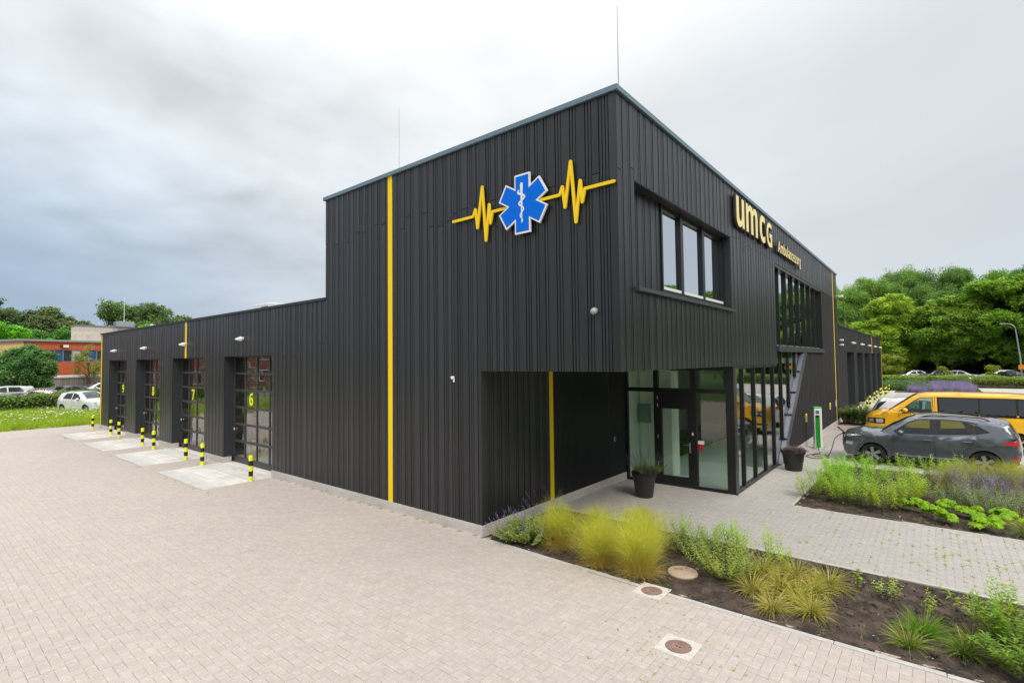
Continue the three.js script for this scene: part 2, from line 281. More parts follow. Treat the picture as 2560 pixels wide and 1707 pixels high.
{ // walls behind the boards, closed by roofs, floors and rear walls
  const t = 0.25, zf = -0.03, L = (x0, x1, y0, y1) => box(x0, x1, y0, y1, zf - t, zf), R = (u0, u1, y0, y1) => box(-0.03 - t, -0.03, y0, y1, -u1, -u0), g = [];
  let x = XE + 0.002; for (const [, a, b] of DOORS) { g.push(L(x, a, 0, HL - 0.1), L(a, b, DTOP + 0.004, HL - 0.1)); x = b; }
  g.push(L(x, XB, 0, HL - 0.1), L(XB, XR - 0.03, 0, HT - 0.1), L(XR - 0.03, -0.03, HO + 0.012, HT - 0.1));
  g.push(R(0.28, 0.59, HO + 0.012, HT - 0.1), R(0.59, 5.83, HO + 0.012, 4.48), R(0.59, 5.83, 6.29, HT - 0.1), R(5.83, 10.38, HO + 0.012, HT - 0.1), R(10.38, 19.1, 6.3, HT - 0.1), R(19.1, 23.95, 0, HT - 0.1));
  let u = 23.95; for (const [a, b] of RDOORS) { g.push(R(u, a, 0, HL - 0.1), R(a, b, 3.605, HL - 0.1)); u = b; }
  g.push(R(u, 53.05, 0, HL - 0.1));
  g.push(prism([[10.85, 0], [19.1, 0], [19.1, 3.5], [15.15, 3.5]], t).translate(0, 0, zf - t).rotateY(Math.PI / 2));
  g.push(box(XR - 0.03 - t, XR - 0.03, 0, HO, -5.93, -0.03));                              // side of the porch
  g.push(box(XR - 0.03, -0.03, HO + 0.013, HO + 0.3, -5.93, -0.28));                       // porch soffit
  g.push(box(XB - 0.05, XB + 0.2, 4.9, HT - 0.1, -23.9, -0.28), box(XB, -0.28, 4.9, HT - 0.1, -23.95, -23.7)); // tower sides
  g.push(box(XE + 0.01, XE + 0.26, 0, HL - 0.1, -14, -0.28), box(XE, XB, 0, HL - 0.1, -14.25, -14), box(-14.2, -13.95, 0, HL - 0.1, -53, -14.26), box(-14, -0.28, 0, HL - 0.1, -53.05, -52.8));
  part(house, 'wall', join(g), M.dark);
  const r = [box(XB + 0.1, -0.1, HT - 0.3, HT - 0.15, -23.8, -0.15), box(XE + 0.1, XB, HL - 0.3, HL - 0.15, -14.1, -0.15), box(-14.1, -0.1, HL - 0.3, HL - 0.15, -52.9, -23.9), box(-14.1, XB, HL - 0.31, HL - 0.16, -23.9, -14.1)];
  part(house, 'roof', join(r), M.dark);
  const cp = [box(XB - 0.06, 0.045, HT - 0.085, HT, -0.28, 0.045), box(-0.28, 0.045, HT - 0.085, HT, -24.0, -0.281), box(XB - 0.06, XB + 0.24, HT - 0.085, HT, -24, -0.281)];
  each(house, 'roof_coping', cp, M.coping);
  const cl = [box(XE - 0.03, XB - 0.002, HL - 0.075, HL, -0.28, 0.035), box(XE - 0.03, XE + 0.27, HL - 0.075, HL, -14.2, -0.281), box(-0.28, 0.035, HL - 0.075, HL, -53.1, -24.001)];
  each(house, 'roof_coping', cl, M.jamb);
  // plinth with returns at the doors
  const p = [], Pl = (a, b) => p.push(box(a, b, -0.06, HP, -0.26, 0.012)), Pr = (a, b) => p.push(box(-0.26, 0.012, -0.06, HP, -b, -a));
  x = XE; for (const [, a, b] of DOORS) { Pl(x, a + 0.004); x = b - 0.004; } Pl(x, XR + 0.012);
  u = 10.95; for (const [a, b] of RDOORS) { Pr(u, a + 0.004); u = b - 0.004; } Pr(u, 53.06);
  p.push(box(XR - 0.24, XR + 0.0125, -0.06, HP, -5.9, -0.261));
  each(house, 'plinth', p, M.concrete);
  // dark returns of the door openings
  const j = [];
  for (const [, a, b] of DOORS) j.push(box(a - 0.02, a + 0.003, HP, DTOP, -DREC, -0.027), box(b - 0.003, b + 0.02, HP, DTOP, -DREC, -0.027), box(a + 0.003, b - 0.003, DTOP - 0.003, DTOP + 0.02, -DREC, -0.027));
  for (const [a, b] of RDOORS) j.push(box(-0.62, -0.027, HP, 3.6, -b - 0.02, -b + 0.003), box(-0.62, -0.027, HP, 3.6, -a - 0.003, -a + 0.02), box(-0.62, -0.027, 3.597, 3.62, -b + 0.003, -a - 0.003));
  each(house, 'door_reveal', j, M.jamb);
  part(house, 'soffit', box(XR + 0.01, -0.03, HO, HO + 0.012, -5.9, -0.028), M.jamb);
  // rooms
  part(house, 'garage_floor', box(XE + 0.3, -9, -0.05, 0.0, -13.9, -0.3), M.insideDark);
  part(house, 'interior_wall', join([box(-9, -8.9, 0, 4.7, -13.9, -0.3), box(XE + 0.3, -9, 0, 4.7, -13.9, -13.8), box(XE + 0.3, -9, 4.6, 4.7, -13.8, -0.3)]), M.insideDark);
  part(house, 'hall_floor', box(XR - 0.05, -0.16, -0.04, 0.006, -19, -5.99), M.paleFloor);
  part(house, 'interior_wall', join([box(XR - 0.24, XR + 0.02, 0, 3.1, -9.2, -6.02), box(XR - 2.4, XR - 0.25, 0, 3.1, -9.3, -9.2), box(XR - 2.5, -0.2, 0, 3.3, -19.2, -19.05), box(XR - 2.5, XR - 2.4, 0, 3.3, -19.05, -9.2)]), M.pale);
  part(house, 'interior_ceiling', box(XR - 2.5, -0.15, 3.115, 3.3, -19.1, -5.99), M.pale);
  part(house, 'interior_wall', join([box(-5.2, -5.1, 3.3, 7.3, -19.2, -0.3), box(-5.1, -0.3, 3.3, 7.3, -10.2, -10.1), box(-5.1, -0.3, 3.3, 7.3, -19.3, -19.15), box(-5.1, -0.3, 6.75, 6.85, -19.1, -0.3), box(-5.1, -0.3, 3.42, 3.5, -5.9, -0.3)]), M.inside);
  part(house, 'interior_wall', join([box(-13.9, -0.7, 4.6, 4.7, -52.7, -24.1), box(-6, -5.9, 0, 4.7, -52.7, -24.1), box(-5.9, -0.3, 0, 4.7, -24.2, -24.1)]), M.insideDark);
}
// sectional glass doors
function garageDoor(w, h, rows, cols, num) {
  const d = new THREE.Group(); d.name = 'garage_door';
  const f = [], rail = 0.07, st = 0.055, bot = 0.16, ph = (h - bot) / rows, pw = w / cols, panes = [];
  f.push(box(0, w, 0.01, bot, -0.05, 0));
  for (let r = 0; r <= rows; r++) { const y = bot + r * ph; f.push(box(0, w, r ? y - rail / 2 : y, r === rows ? y : y + rail / 2, -0.05, 0.004)); if (r && r < rows) f.push(box(0, w, y - 0.006, y + 0.006, -0.052, 0.0065)); }
  for (let c = 0; c <= cols; c++) { const x = c * pw; f.push(box(Math.max(0, x - st / 2), Math.min(w, x + st / 2), bot, h, -0.049, 0.002)); }
  part(d, 'door_frame', join(f), M.doorFrame);
  for (let r = 0; r < rows; r++) for (let c = 0; c < cols; c++) {
    const g = box(0, pw - st + 0.01, 0, ph - rail + 0.01, -0.004, 0); metreUv(g, 1, rr(0, 9), rr(0, 9));
    const p = part(d, 'pane', g, M.paneWavy); p.position.set(c * pw + st / 2 - 0.005, bot + r * ph + rail / 2 - 0.005, -0.022); p.rotation.set(rr(-0.006, 0.006), rr(-0.006, 0.006), 0);
  }
  if (num) { const g = text(num, 0.40, 0.006), b = g.boundingBox; part(d, 'number', g.translate(pw * 1.5 - (b.min.x + b.max.x) / 2, bot + ph * 3 + 0.09, -0.017), M.bollardYellow); }
  const h1 = part(d, 'door_handle', box(0.05, 0.085, 1.07, 1.15, 0.004, 0.02), M.white);
  return d;
}
for (const [n, a, b] of DOORS) { const d = garageDoor(b - a - 0.01, DTOP - 0.01, 6, 4, n); d.position.set(a + 0.005, 0.004, -DREC); house.add(d); }
for (const [a, b] of RDOORS) { const d = garageDoor(b - a - 0.01, 3.585, 6, 4); d.position.set(-0.58, 0.004, -a - 0.005); d.rotation.y = Math.PI / 2; house.add(d); }

{ // entrance screen below the overhang
  const e = sub(house, 'entrance_screen'), z0 = ZG - 0.06, z1 = ZG + 0.04, f = [], B = (x0, x1, y0, y1, zz = 0) => f.push(box(x0, x1, y0, y1, z0, z1 + zz));
  B(XR + 0.012, -2.88, 0, HO); B(-2.11, -1.985, 0, HO); B(-1.10, -0.965, 0, HO); B(-0.23, -0.03, 0, HO, 0.03);
  for (const [a, b] of [[-2.88, -2.11], [-1.985, -1.10], [-0.965, -0.23]]) { B(a, b, 2.43, 2.54, -0.004); B(a, b, HO - 0.1, HO - 0.001, -0.004); }
  B(-2.88, -2.11, 0, 0.06, -0.004); B(-0.965, -0.23, 0, 0.06, -0.004);
  each(e, 'frame_bar', f, M.frame);
  for (const [a, b, y0, y1] of [[-2.89, -2.10, 0.05, 2.44], [-0.975, -0.22, 0.05, 2.44], [-2.89, -2.10, 2.53, 3.02], [-1.995, -1.09, 2.53, 3.02], [-0.975, -0.22, 2.53, 3.02]]) part(e, 'pane', box(a, b, y0, y1, ZG - 0.016, ZG - 0.008), M.glass);
  part(e, 'notice', box(-0.955, -0.80, 1.13, 1.22, ZG - 0.007, ZG - 0.003), M.white, 'small white notice on the glass');
  part(e, 'notice', box(-0.955, -0.84, 0.99, 1.12, ZG - 0.007, ZG - 0.003), M.red, 'red sticker on the glass');
  const d = sub(house, 'door'), g = [box(-1.985, -1.90, 0.02, 2.425, z0 + 0.01, z1 - 0.01), box(-1.20, -1.10, 0.02, 2.425, z0 + 0.01, z1 - 0.01), box(-1.90, -1.20, 2.0, 2.425, z0 + 0.01, z1 - 0.01), box(-1.90, -1.20, 0.02, 0.24, z0 + 0.01, z1 - 0.01)];
  // closer rail above the leaf
  part(d, 'door_frame', join(g), M.frame);
  part(d, 'pane', box(-1.905, -1.195, 0.235, 2.005, ZG - 0.02, ZG - 0.012), M.glass);
  part(d, 'door_handle', join([rbox(0.045, 0.26, 0.012, 0.005, -1.15, 1.02, z1), rod([-1.15, 1.09, z1], [-1.15, 1.09, z1 + 0.05], 0.009, 0.009), rod([-1.15, 1.09, z1 + 0.05], [-1.28, 1.09, z1 + 0.05], 0.009, 0.009)]), M.steel);
  part(d, 'lock_plate', rbox(0.035, 0.07, 0.012, 0.005, -1.07, 1.38, z1 + 0.004), M.white);
  for (const y of [0.55, 1.25, 2.08, 2.28]) part(d, 'hinge', cyl(0.011, 0.011, 0.09, -2.0, y, z1 + 0.008, 8), M.steel);
  part(house, 'door_post', box(-0.20, -0.028, 0, HO - 0.001, ZG - 0.2, ZG - 0.061), M.frameGrey);
}
{ // ground-floor glazing of the right face with upright fins, cut off by the slanting band
  const e = sub(house, 'side_glazing'), f = [], xg = -0.075;
  const fins = [-6.70, -7.79, -8.88, -9.96, -11.05, -12.14, -13.25];
  const yb = (z) => -z < 10.3 ? 0.02 : Math.min(3.48, (-z - 10.3) / 3.95 * 3.48);
  for (const z of fins) f.push(box(xg - 0.04, -0.018, yb(z - 0.035), -z > 10.38 ? 3.5 : HO - 0.002, z - 0.035, z + 0.035));
  f.push(box(xg - 0.03, xg + 0.05, 0, 0.09, -10.3, -6.15), box(xg - 0.03, xg + 0.045, HO - 0.07, HO - 0.002, -10.38, -6.15));
  each(e, 'fin', f.slice(0, 7), M.frame); each(e, 'frame_bar', f.slice(7), M.frame);
  const edges = [-6.15, ...fins, -14.2];
  for (let i = 0; i < edges.length - 1; i++) {
    const a = -edges[i] + 0.03, b = -edges[i + 1] - 0.03, t = b > 10.4 ? 3.5 : HO - 0.05, q = [[a, Math.max(0.06, yb(-a))]];
    if (a < 10.3 && b > 10.3) q.push([10.3, 0.06]); q.push([b, Math.max(0.06, yb(-b))], [b, t], [a, t]);
    if (q[1][1] < t) part(e, 'pane', prism(q, 0.008).translate(0, 0, xg - 0.004).rotateY(Math.PI / 2), M.glassSide);
  }
  const bd = sub(house, 'slanting_band');
  part(bd, 'panel', prism([[10.36, 0], [10.86, 0], [15.12, 3.5], [14.40, 3.5]], 0.14).translate(0, 0, -0.10).rotateY(Math.PI / 2), M.band);
  for (let k = 0; k < 5; k++) { const s0 = k / 5 + 0.01, s1 = (k + 1) / 5 - 0.012, q = (s) => [10.27 + 4.05 * s, 3.5 * s]; part(bd, 'edge_trim', prism([q(s0), [q(s0)[0] + 0.11, q(s0)[1]], [q(s1)[0] + 0.11, q(s1)[1]], q(s1)], 0.12).translate(0, 0, -0.06 - 0.012 * (k % 2)).rotateY(Math.PI / 2), M.trim); }
}
{ // tall upper window with fins
  const e = sub(house, 'tall_window'), f = [], xg = -0.17, Z0 = -10.4, Z1 = -19.08;
  for (let k = 0; k < 8; k++) { const z = -11.32 - k * 1.118; f.push(box(xg - 0.05, xg + 0.075, 3.68, 6.29, z - 0.035, z + 0.035)); }
  f.push(box(xg - 0.05, -0.02, 6.2, 6.289, Z1, Z0), box(-0.29, -0.004, 3.68, 6.28, Z1 - 0.018, Z1), box(-0.29, -0.004, 3.68, 6.28, Z0, Z0 + 0.018));
  each(e, 'fin', f.slice(0, 8), M.frame); each(e, 'frame_bar', f.slice(8), M.frame);
  for (let k = 0; k < 8; k++) { const a = k ? -11.32 - (k - 1) * 1.118 - 0.035 : Z0 - 0.002, b = k < 7 ? -11.32 - k * 1.118 + 0.035 : Z1 + 0.002; part(e, 'pane', box(xg - 0.008, xg, 3.70, 6.22, b, a), M.glassDark); part(e, 'pane_sill', box(xg + 0.002, xg + 0.05, 3.68, 3.73, b + 0.02, a - 0.02), M.alu); }
  part(e, 'sill', box(-0.28, 0.07, 3.505, 3.675, Z1 - 0.12, Z0 + 0.02), M.frameGrey);
}
{ // wide recessed window on the right face
  const e = sub(house, 'wide_window'), f = [], xg = -0.22, o = -0.004;
  each(e, 'reveal', [box(-0.6, o, 6.262, 6.30, -5.82, -0.6), box(-0.6, o, 4.50, 6.262, -5.835, -5.80), box(-0.6, o, 4.50, 6.262, -0.60, -0.575), box(-0.6, -0.17, 4.50, 4.62, -5.8, -2.07)], M.jamb);
  for (const [a, b] of [[-2.13, -2.07], [-3.17, -3.03], [-4.45, -4.31], [-5.80, -5.74]]) f.push(box(xg - 0.05, xg + 0.055, 4.62, 6.26, a, b));
  f.push(box(xg - 0.05, xg + 0.03, 6.18, 6.262, -5.74, -2.13), box(xg - 0.05, xg + 0.03, 4.62, 4.66, -5.74, -2.13));
  each(e, 'mullion', f, M.frame);
  for (const [a, b] of [[-3.03, -2.13], [-4.31, -3.17], [-5.74, -4.45]]) { part(e, 'pane', box(xg - 0.012, xg - 0.004, 4.64, 6.2, a, b), M.glassDark); part(e, 'pane_sill', box(xg, xg + 0.05, 4.63, 4.685, a + 0.01, b - 0.01), M.white); }
  part(e, 'sill', box(-0.3, 0.075, 4.43, 4.495, -5.9, -0.55), M.frameGrey);
}
// things inside the hall, seen through the glass
{
  const c = thing('storage_cabinet', 'tall pale green cabinet behind the leftmost entrance pane', 'cabinet', [-2.45, 0.006, -6.75]);
  part(c, 'carcass', box(-0.46, 0.50, 0, 2.95, -0.5, 0), M.pale);
  for (const [a, b] of [[-0.455, -0.2], [-0.19, 0.10], [0.11, 0.495]]) part(c, 'door', box(a, b, 0.05, 2.9, 0.001, 0.02), M.pale);
  part(c, 'knob', new THREE.SphereGeometry(0.02, 8, 6).translate(0.08, 1.25, 0.03), M.steel);
  const b = thing('meter_box', 'grey-green electric box fixed to the pale cabinet', 'electric box', [-2.72, 1.5, -6.66]);
  part(b, 'case', rbox(0.33, 0.52, 0.14, 0.01, 0, 0.26, 0), std([0.18, 0.30, 0.25])); part(b, 'lid', rbox(0.29, 0.48, 0.02, 0.005, 0, 0.26, 0.075), std([0.21, 0.34, 0.28]));
}
// lightning rods, roof box
for (const [p, h, lab] of [[[-0.16, HT - 0.1, -0.42], 1.6, 'thin lightning rod rising beside the highest roof corner'], [[-9.2, HL - 0.2, -3], 6.5, 'tall thin lightning rod on the low roof left of the tower'], [[-0.6, HL - 0.2, -32.6], 1.7, 'pale lightning rod on the low rear roof before the trees']]) {
  const o = thing('lightning_rod', lab, 'lightning rod', p); part(o, 'base', cyl(0.06, 0.07, 0.12, 0, 0.1, 0, 10), M.concrete); part(o, 'mast', cyl(0.006, 0.010, h, 0, h / 2 + 0.1, 0, 6), M.mast);
}
{ const o = thing('roof_unit', 'white ventilation box just showing above the low roof edge', 'ventilation unit', [-20.0, HL - 0.15, -4.2]); part(o, 'case', rbox(1.5, 1.15, 1.2, 0.03, 0, 0.62, 0), M.white); part(o, 'grille', join([0, 1, 2, 3, 4].map((k) => box(0.1, 0.7, 0.7 + k * 0.08, 0.75 + k * 0.08, 0.6, 0.63))), M.alu); }
// wall lamps
function wallLamp(p, turn, label, group) {
  const o = thing('wall_lamp', label, 'lamp', p, turn, group);
  part(o, 'bracket', cyl(0.055, 0.055, 0.04, 0, 0, 0, 14).rotateX(Math.PI / 2).translate(0, 0, 0.02), M.white);
  part(o, 'lamp_shade', lathe([[0.001, 0.25], [0.02, 0.24], [0.05, 0.16], [0.075, 0.07], [0.068, 0.035], [0.001, 0.03]], 16).rotateX(Math.PI / 2 + 0.1), M.white); return o;
}
const lampWords = { 9: 'white cone wall lamp above the farthest garage door, number 9', 8: 'white cone wall lamp above garage door number 8', 7: 'white cone wall lamp on the short yellow stripe over door 7', 6: 'white cone wall lamp above the nearest garage door, number 6' };
[[-27.62, 4.03, '9'], [-22.95, 4.05, '8'], [-18.25, 4.08, '7'], [-13.3, 4.11, '6']].forEach(([x, y, n]) => wallLamp([x, y, 0.002], 0, lampWords[n], 'lamps above the numbered garage doors'));
[[29.7, 'nearest'], [34.7, 'second'], [39.9, 'third'], [45.0, 'fourth'], [50.1, 'farthest']].forEach(([u, w], i) => wallLamp([0.002, 4.16, -u], Math.PI / 2, `white lamp over the ${w} dark opening of the low right wing`, 'lamps along the low right wing'));
for (const y of [3.95, 4.2]) { const o = thing('wall_spotlight', `small white spotlight, ${y > 4 ? 'upper' : 'lower'} of the pair beside the tower's right yellow stripe`, 'spotlight', [0.002, y, -24.4], Math.PI / 2); part(o, 'bracket', box(-0.03, 0.03, -0.03, 0.03, 0, 0.06), M.white); part(o, 'head', rbox(0.26, 0.09, 0.14, 0.02, 0, 0, 0.12), M.white); }
{ const o = thing('security_camera', 'grey dome camera low on the tower wall near its corner', 'camera', [-0.43, 4.09, 0.002]); part(o, 'bracket', cyl(0.055, 0.055, 0.04, 0, 0, 0, 18).rotateX(Math.PI / 2).translate(0, 0, 0.025), M.alu); part(o, 'dome', new THREE.SphereGeometry(0.055, 20, 14).translate(0, -0.01, 0.055), std([0.35, 0.35, 0.36], { roughness: 0.2 })); }
{ const o = thing('motion_sensor', 'small white motion sensor beside the porch opening', 'sensor', [-3.69, 2.96, 0.002]); part(o, 'head', rbox(0.075, 0.06, 0.06, 0.02, 0, 0.02, 0.035), M.white); part(o, 'arm', rbox(0.035, 0.08, 0.03, 0.01, 0.02, -0.03, 0.02), M.white); }
{ const o = thing('security_camera', 'white camera on the rear edge of the tower above the right wing', 'camera', [0.002, 6.45, -23.75], Math.PI / 2); part(o, 'bracket', box(-0.03, 0.03, -0.03, 0.03, 0, 0.1), M.white); part(o, 'head', rbox(0.14, 0.12, 0.24, 0.03, 0, -0.03, 0.2), M.white); }
{ const o = thing('wall_button', 'small grey access button on the dark porch wall', 'button', [XR + 0.004, 1.17, -5.25], Math.PI / 2); part(o, 'plate', rbox(0.09, 0.12, 0.02, 0.006, 0, 0, 0.008), M.alu); part(o, 'key', rbox(0.04, 0.05, 0.012, 0.004, 0, 0, 0.02), M.black); }
[[14.66, 'nearest the charging post'], [17.75, 'second from the charging post'], [20.5, 'third from the charging post'], [22.3, 'beside the right yellow stripe']].forEach(([u, w], i) => {
  const o = thing('wall_plate', `yellow-green sign plate low on the black wall, ${w}`, 'plate', [0.002, 1.05, -u], Math.PI / 2, 'small plates on the right wall');
  part(o, 'plate', rbox(0.24, 0.3, 0.03, 0.008, 0, 0, 0.012), i === 3 ? M.alu : M.bollardYellow); part(o, 'face', rbox(0.15, 0.16, 0.01, 0.004, 0, -0.02, 0.03), i === 3 ? M.white : M.alu);
});

// ------------------------------------------------------------------ signs on the facade
{
  const S = (p) => p.map(([x, y]) => [x * 1.1, y * 1.1]);
  const polyBar = (pts, w, d, m, o) => {
    const g = [];
    for (let i = 0; i < pts.length - 1; i++) { const a = pts[i], b = pts[i + 1], L = Math.hypot(b[0] - a[0], b[1] - a[1]), an = Math.atan2(b[1] - a[1], b[0] - a[0]), s = new THREE.Shape();
      s.moveTo(0, -w / 2); s.lineTo(L, -w / 2); s.absarc(L, 0, w / 2, -Math.PI / 2, Math.PI / 2, false); s.lineTo(0, w / 2); s.absarc(0, 0, w / 2, Math.PI / 2, Math.PI * 1.5, false);
      g.push(new THREE.ExtrudeGeometry(s, { depth: d + (i % 2) * 0.0015, bevelEnabled: false, curveSegments: 8 }).rotateZ(an).translate(a[0], a[1], 0)); }
    return part(o, 'pulse_line', join(g), m);
  };
  const o = thing('emergency_emblem', 'blue six-armed medical star with a white border and snake staff on the tower wall', 'emblem', [-1.826, 6.10, 0]);
  const out = (h, a) => { const p = []; for (let k = 0; k < 6; k++) { const t = Math.PI / 2 - k * Math.PI / 3, c = Math.cos(t), s = Math.sin(t), f = (u, v) => [c * u + s * v, s * u - c * v]; p.push(f(h, -a), f(h, a)); const b = t - Math.PI / 6, q = a / Math.sin(Math.PI / 6); p.push([Math.cos(b) * q, Math.sin(b) * q]); } return p; };
  part(o, 'border', prism(out(0.535, 0.172), 0.035).translate(0, 0, 0.06), M.white);
  part(o, 'star', prism(out(0.503, 0.146), 0.004).translate(0, 0, 0.094), M.blue);
  const staff = new THREE.Shape(); staff.moveTo(-0.006, -0.37); staff.lineTo(0.006, -0.37); staff.lineTo(0.03, 0.33); staff.absarc(0, 0.33, 0.03, 0, Math.PI, false); staff.closePath();
  part(o, 'staff', new THREE.ExtrudeGeometry(staff, { depth: 0.004, bevelEnabled: false }).translate(-0.01, 0.02, 0.097), M.white);
  const sp = []; for (let i = 0; i <= 60; i++) { const t = i / 60, a = 0.085 * (1 - 0.78 * t); sp.push([-0.01 - a * Math.sin(t * 17 + 0.6), 0.25 - t * 0.58]); }
  const L = [], Rr = []; sp.forEach((p, i) => { const q = sp[Math.min(i + 1, 60)], r = sp[Math.max(i - 1, 0)], an = Math.atan2(q[1] - r[1], q[0] - r[0]) + Math.PI / 2, w = 0.021 * (1 - 0.65 * i / 60) * (i < 4 ? 0.6 + i * 0.12 : 1); L.push([p[0] + Math.cos(an) * w, p[1] + Math.sin(an) * w]); Rr.unshift([p[0] - Math.cos(an) * w, p[1] - Math.sin(an) * w]); });
  part(o, 'snake', prism([...L, ...Rr], 0.003).translate(0, 0, 0.1005), std([0.76, 0.78, 0.82]));
  const l = thing('pulse_sign', 'yellow heartbeat line left of the blue star, ending at the wall', 'sign', [0, 0, 0.035], 0, 'yellow heartbeat lines beside the star');
  polyBar(S([[-3.29, 5.55], [-2.79, 5.55], [-2.735, 5.665], [-2.685, 5.33], [-2.57, 6.03], [-2.49, 5.08], [-2.41, 5.69], [-2.385, 5.36], [-2.33, 5.55], [-1.99, 5.55]]), 0.05, 0.03, M.signYellow, l);
  const r = thing('pulse_sign', 'yellow heartbeat line right of the blue star, running to the tower corner', 'sign', [0, 0, 0.035], 0, 'yellow heartbeat lines beside the star');
  polyBar(S([[-1.33, 5.54], [-0.955, 5.54], [-0.905, 5.655], [-0.86, 5.33], [-0.75, 6.01], [-0.67, 5.07], [-0.585, 5.68], [-0.555, 5.35], [-0.505, 5.54], [-0.03, 5.54]]), 0.05, 0.03, M.signYellow, r);
  for (const s of [l, r]) part(s, 'fixing', join((s === l ? [[-3.29, 5.55], [-2.57, 5.9], [-2.49, 5.3]] : [[-0.95, 5.54], [-0.75, 5.9], [-0.67, 5.3]]).map(([x, y]) => cyl(0.012, 0.012, 0.05, 0, 0, 0, 8).rotateX(Math.PI / 2).translate(x * 1.1, y * 1.1, -0.015))), M.black);
  // big letters; the last is a small capital
  const w = thing('big_letter_sign', 'large cream raised letters reading umcG below the roof edge', 'sign', [0.04, 6.62, -6.06], Math.PI / 2);
  let x = 0; for (const [c, sz, sx] of [['u', 0.92, 1.13], ['m', 0.92, 1.13], ['c', 0.92, 1.13], ['G', 0.665, 1.18]]) {
    const g = text(c, sz, 0.06, 0.022), b = g.boundingBox; g.scale(sx, c === 'G' ? 1.07 : 1.07, 1).translate(x - b.min.x * sx, 0, 0); x += (b.max.x - b.min.x) * sx + 0.03;
    part(w, 'letter', g, [M.cream, std([0.05, 0.042, 0.03])]);
  }
  w.scale.x = 3.82 / (x - 0.03);
  const s = thing('small_letter_sign', 'small cream raised letters reading Ambulancezorg beside the large ones', 'sign', [0.05, 6.64, -10.45], Math.PI / 2);
  x = 0; const ls = []; for (const c of 'Ambulancezorg') { const g = text(c, 0.35, 0.06, 0.006), b = g.boundingBox; ls.push(part(s, 'letter', g.translate(x - b.min.x, 0, 0), [M.cream, std([0.05, 0.042, 0.03])])); x += b.max.x - b.min.x + 0.045; }
  s.scale.x = 3.62 / x;
}

// ------------------------------------------------------------------ ground, paving, beds
single('ground', metreUv(new THREE.PlaneGeometry(700, 700).rotateX(-Math.PI / 2).translate(-20, -0.10, -40)), M.grass, 'green ground reaching to the horizon behind everything', 'ground', null, 'structure');
const inCam = (x, z, m) => { const v = new THREE.Vector3(x, 0, z).project(camera); const c = new THREE.Vector3(x, 0, z).applyMatrix4(camera.matrixWorldInverse); return c.z < 1.5 && Math.abs(v.x) < m && v.y > -m - 0.1; };
const A = 0.105, TH = 0.06;
function paverGeo(w, d) {                                // chamfered block, top at y = 0
  const c = 0.0022, g = 0.0012, hx = w / 2 - g, hz = d / 2 - g, P = [], I = [];
  const ring = (x, y, z) => { const o = P.length / 3; P.push(-x, y, -z, x, y, -z, x, y, z, -x, y, z); return o; };
  const a = ring(hx - c, 0, hz - c), b = ring(hx, -c, hz), e = ring(hx, -0.03, hz);
  I.push(a, a + 3, a + 2, a, a + 2, a + 1);
  for (const [p, q] of [[a, b], [b, e]]) for (let k = 0; k < 4; k++) { const n = (k + 1) % 4; I.push(p + k, p + n, q + n, p + k, q + n, q + k); }
  const s = new THREE.BufferGeometry(); s.setAttribute('position', new THREE.Float32BufferAttribute(P, 3)); s.setIndex(I);
  const f = s.toNonIndexed(); f.computeVertexNormals(); return metreUv(f);
}
const variants = (w, d) => [0, 1, 2, 3].map((k) => { const g = paverGeo(w, d); return metreUv(g, 1, k * 0.37, k * 0.61); });
const pavH = variants(2 * A, A), pavV = variants(A, 2 * A), pavS = variants(A, A);
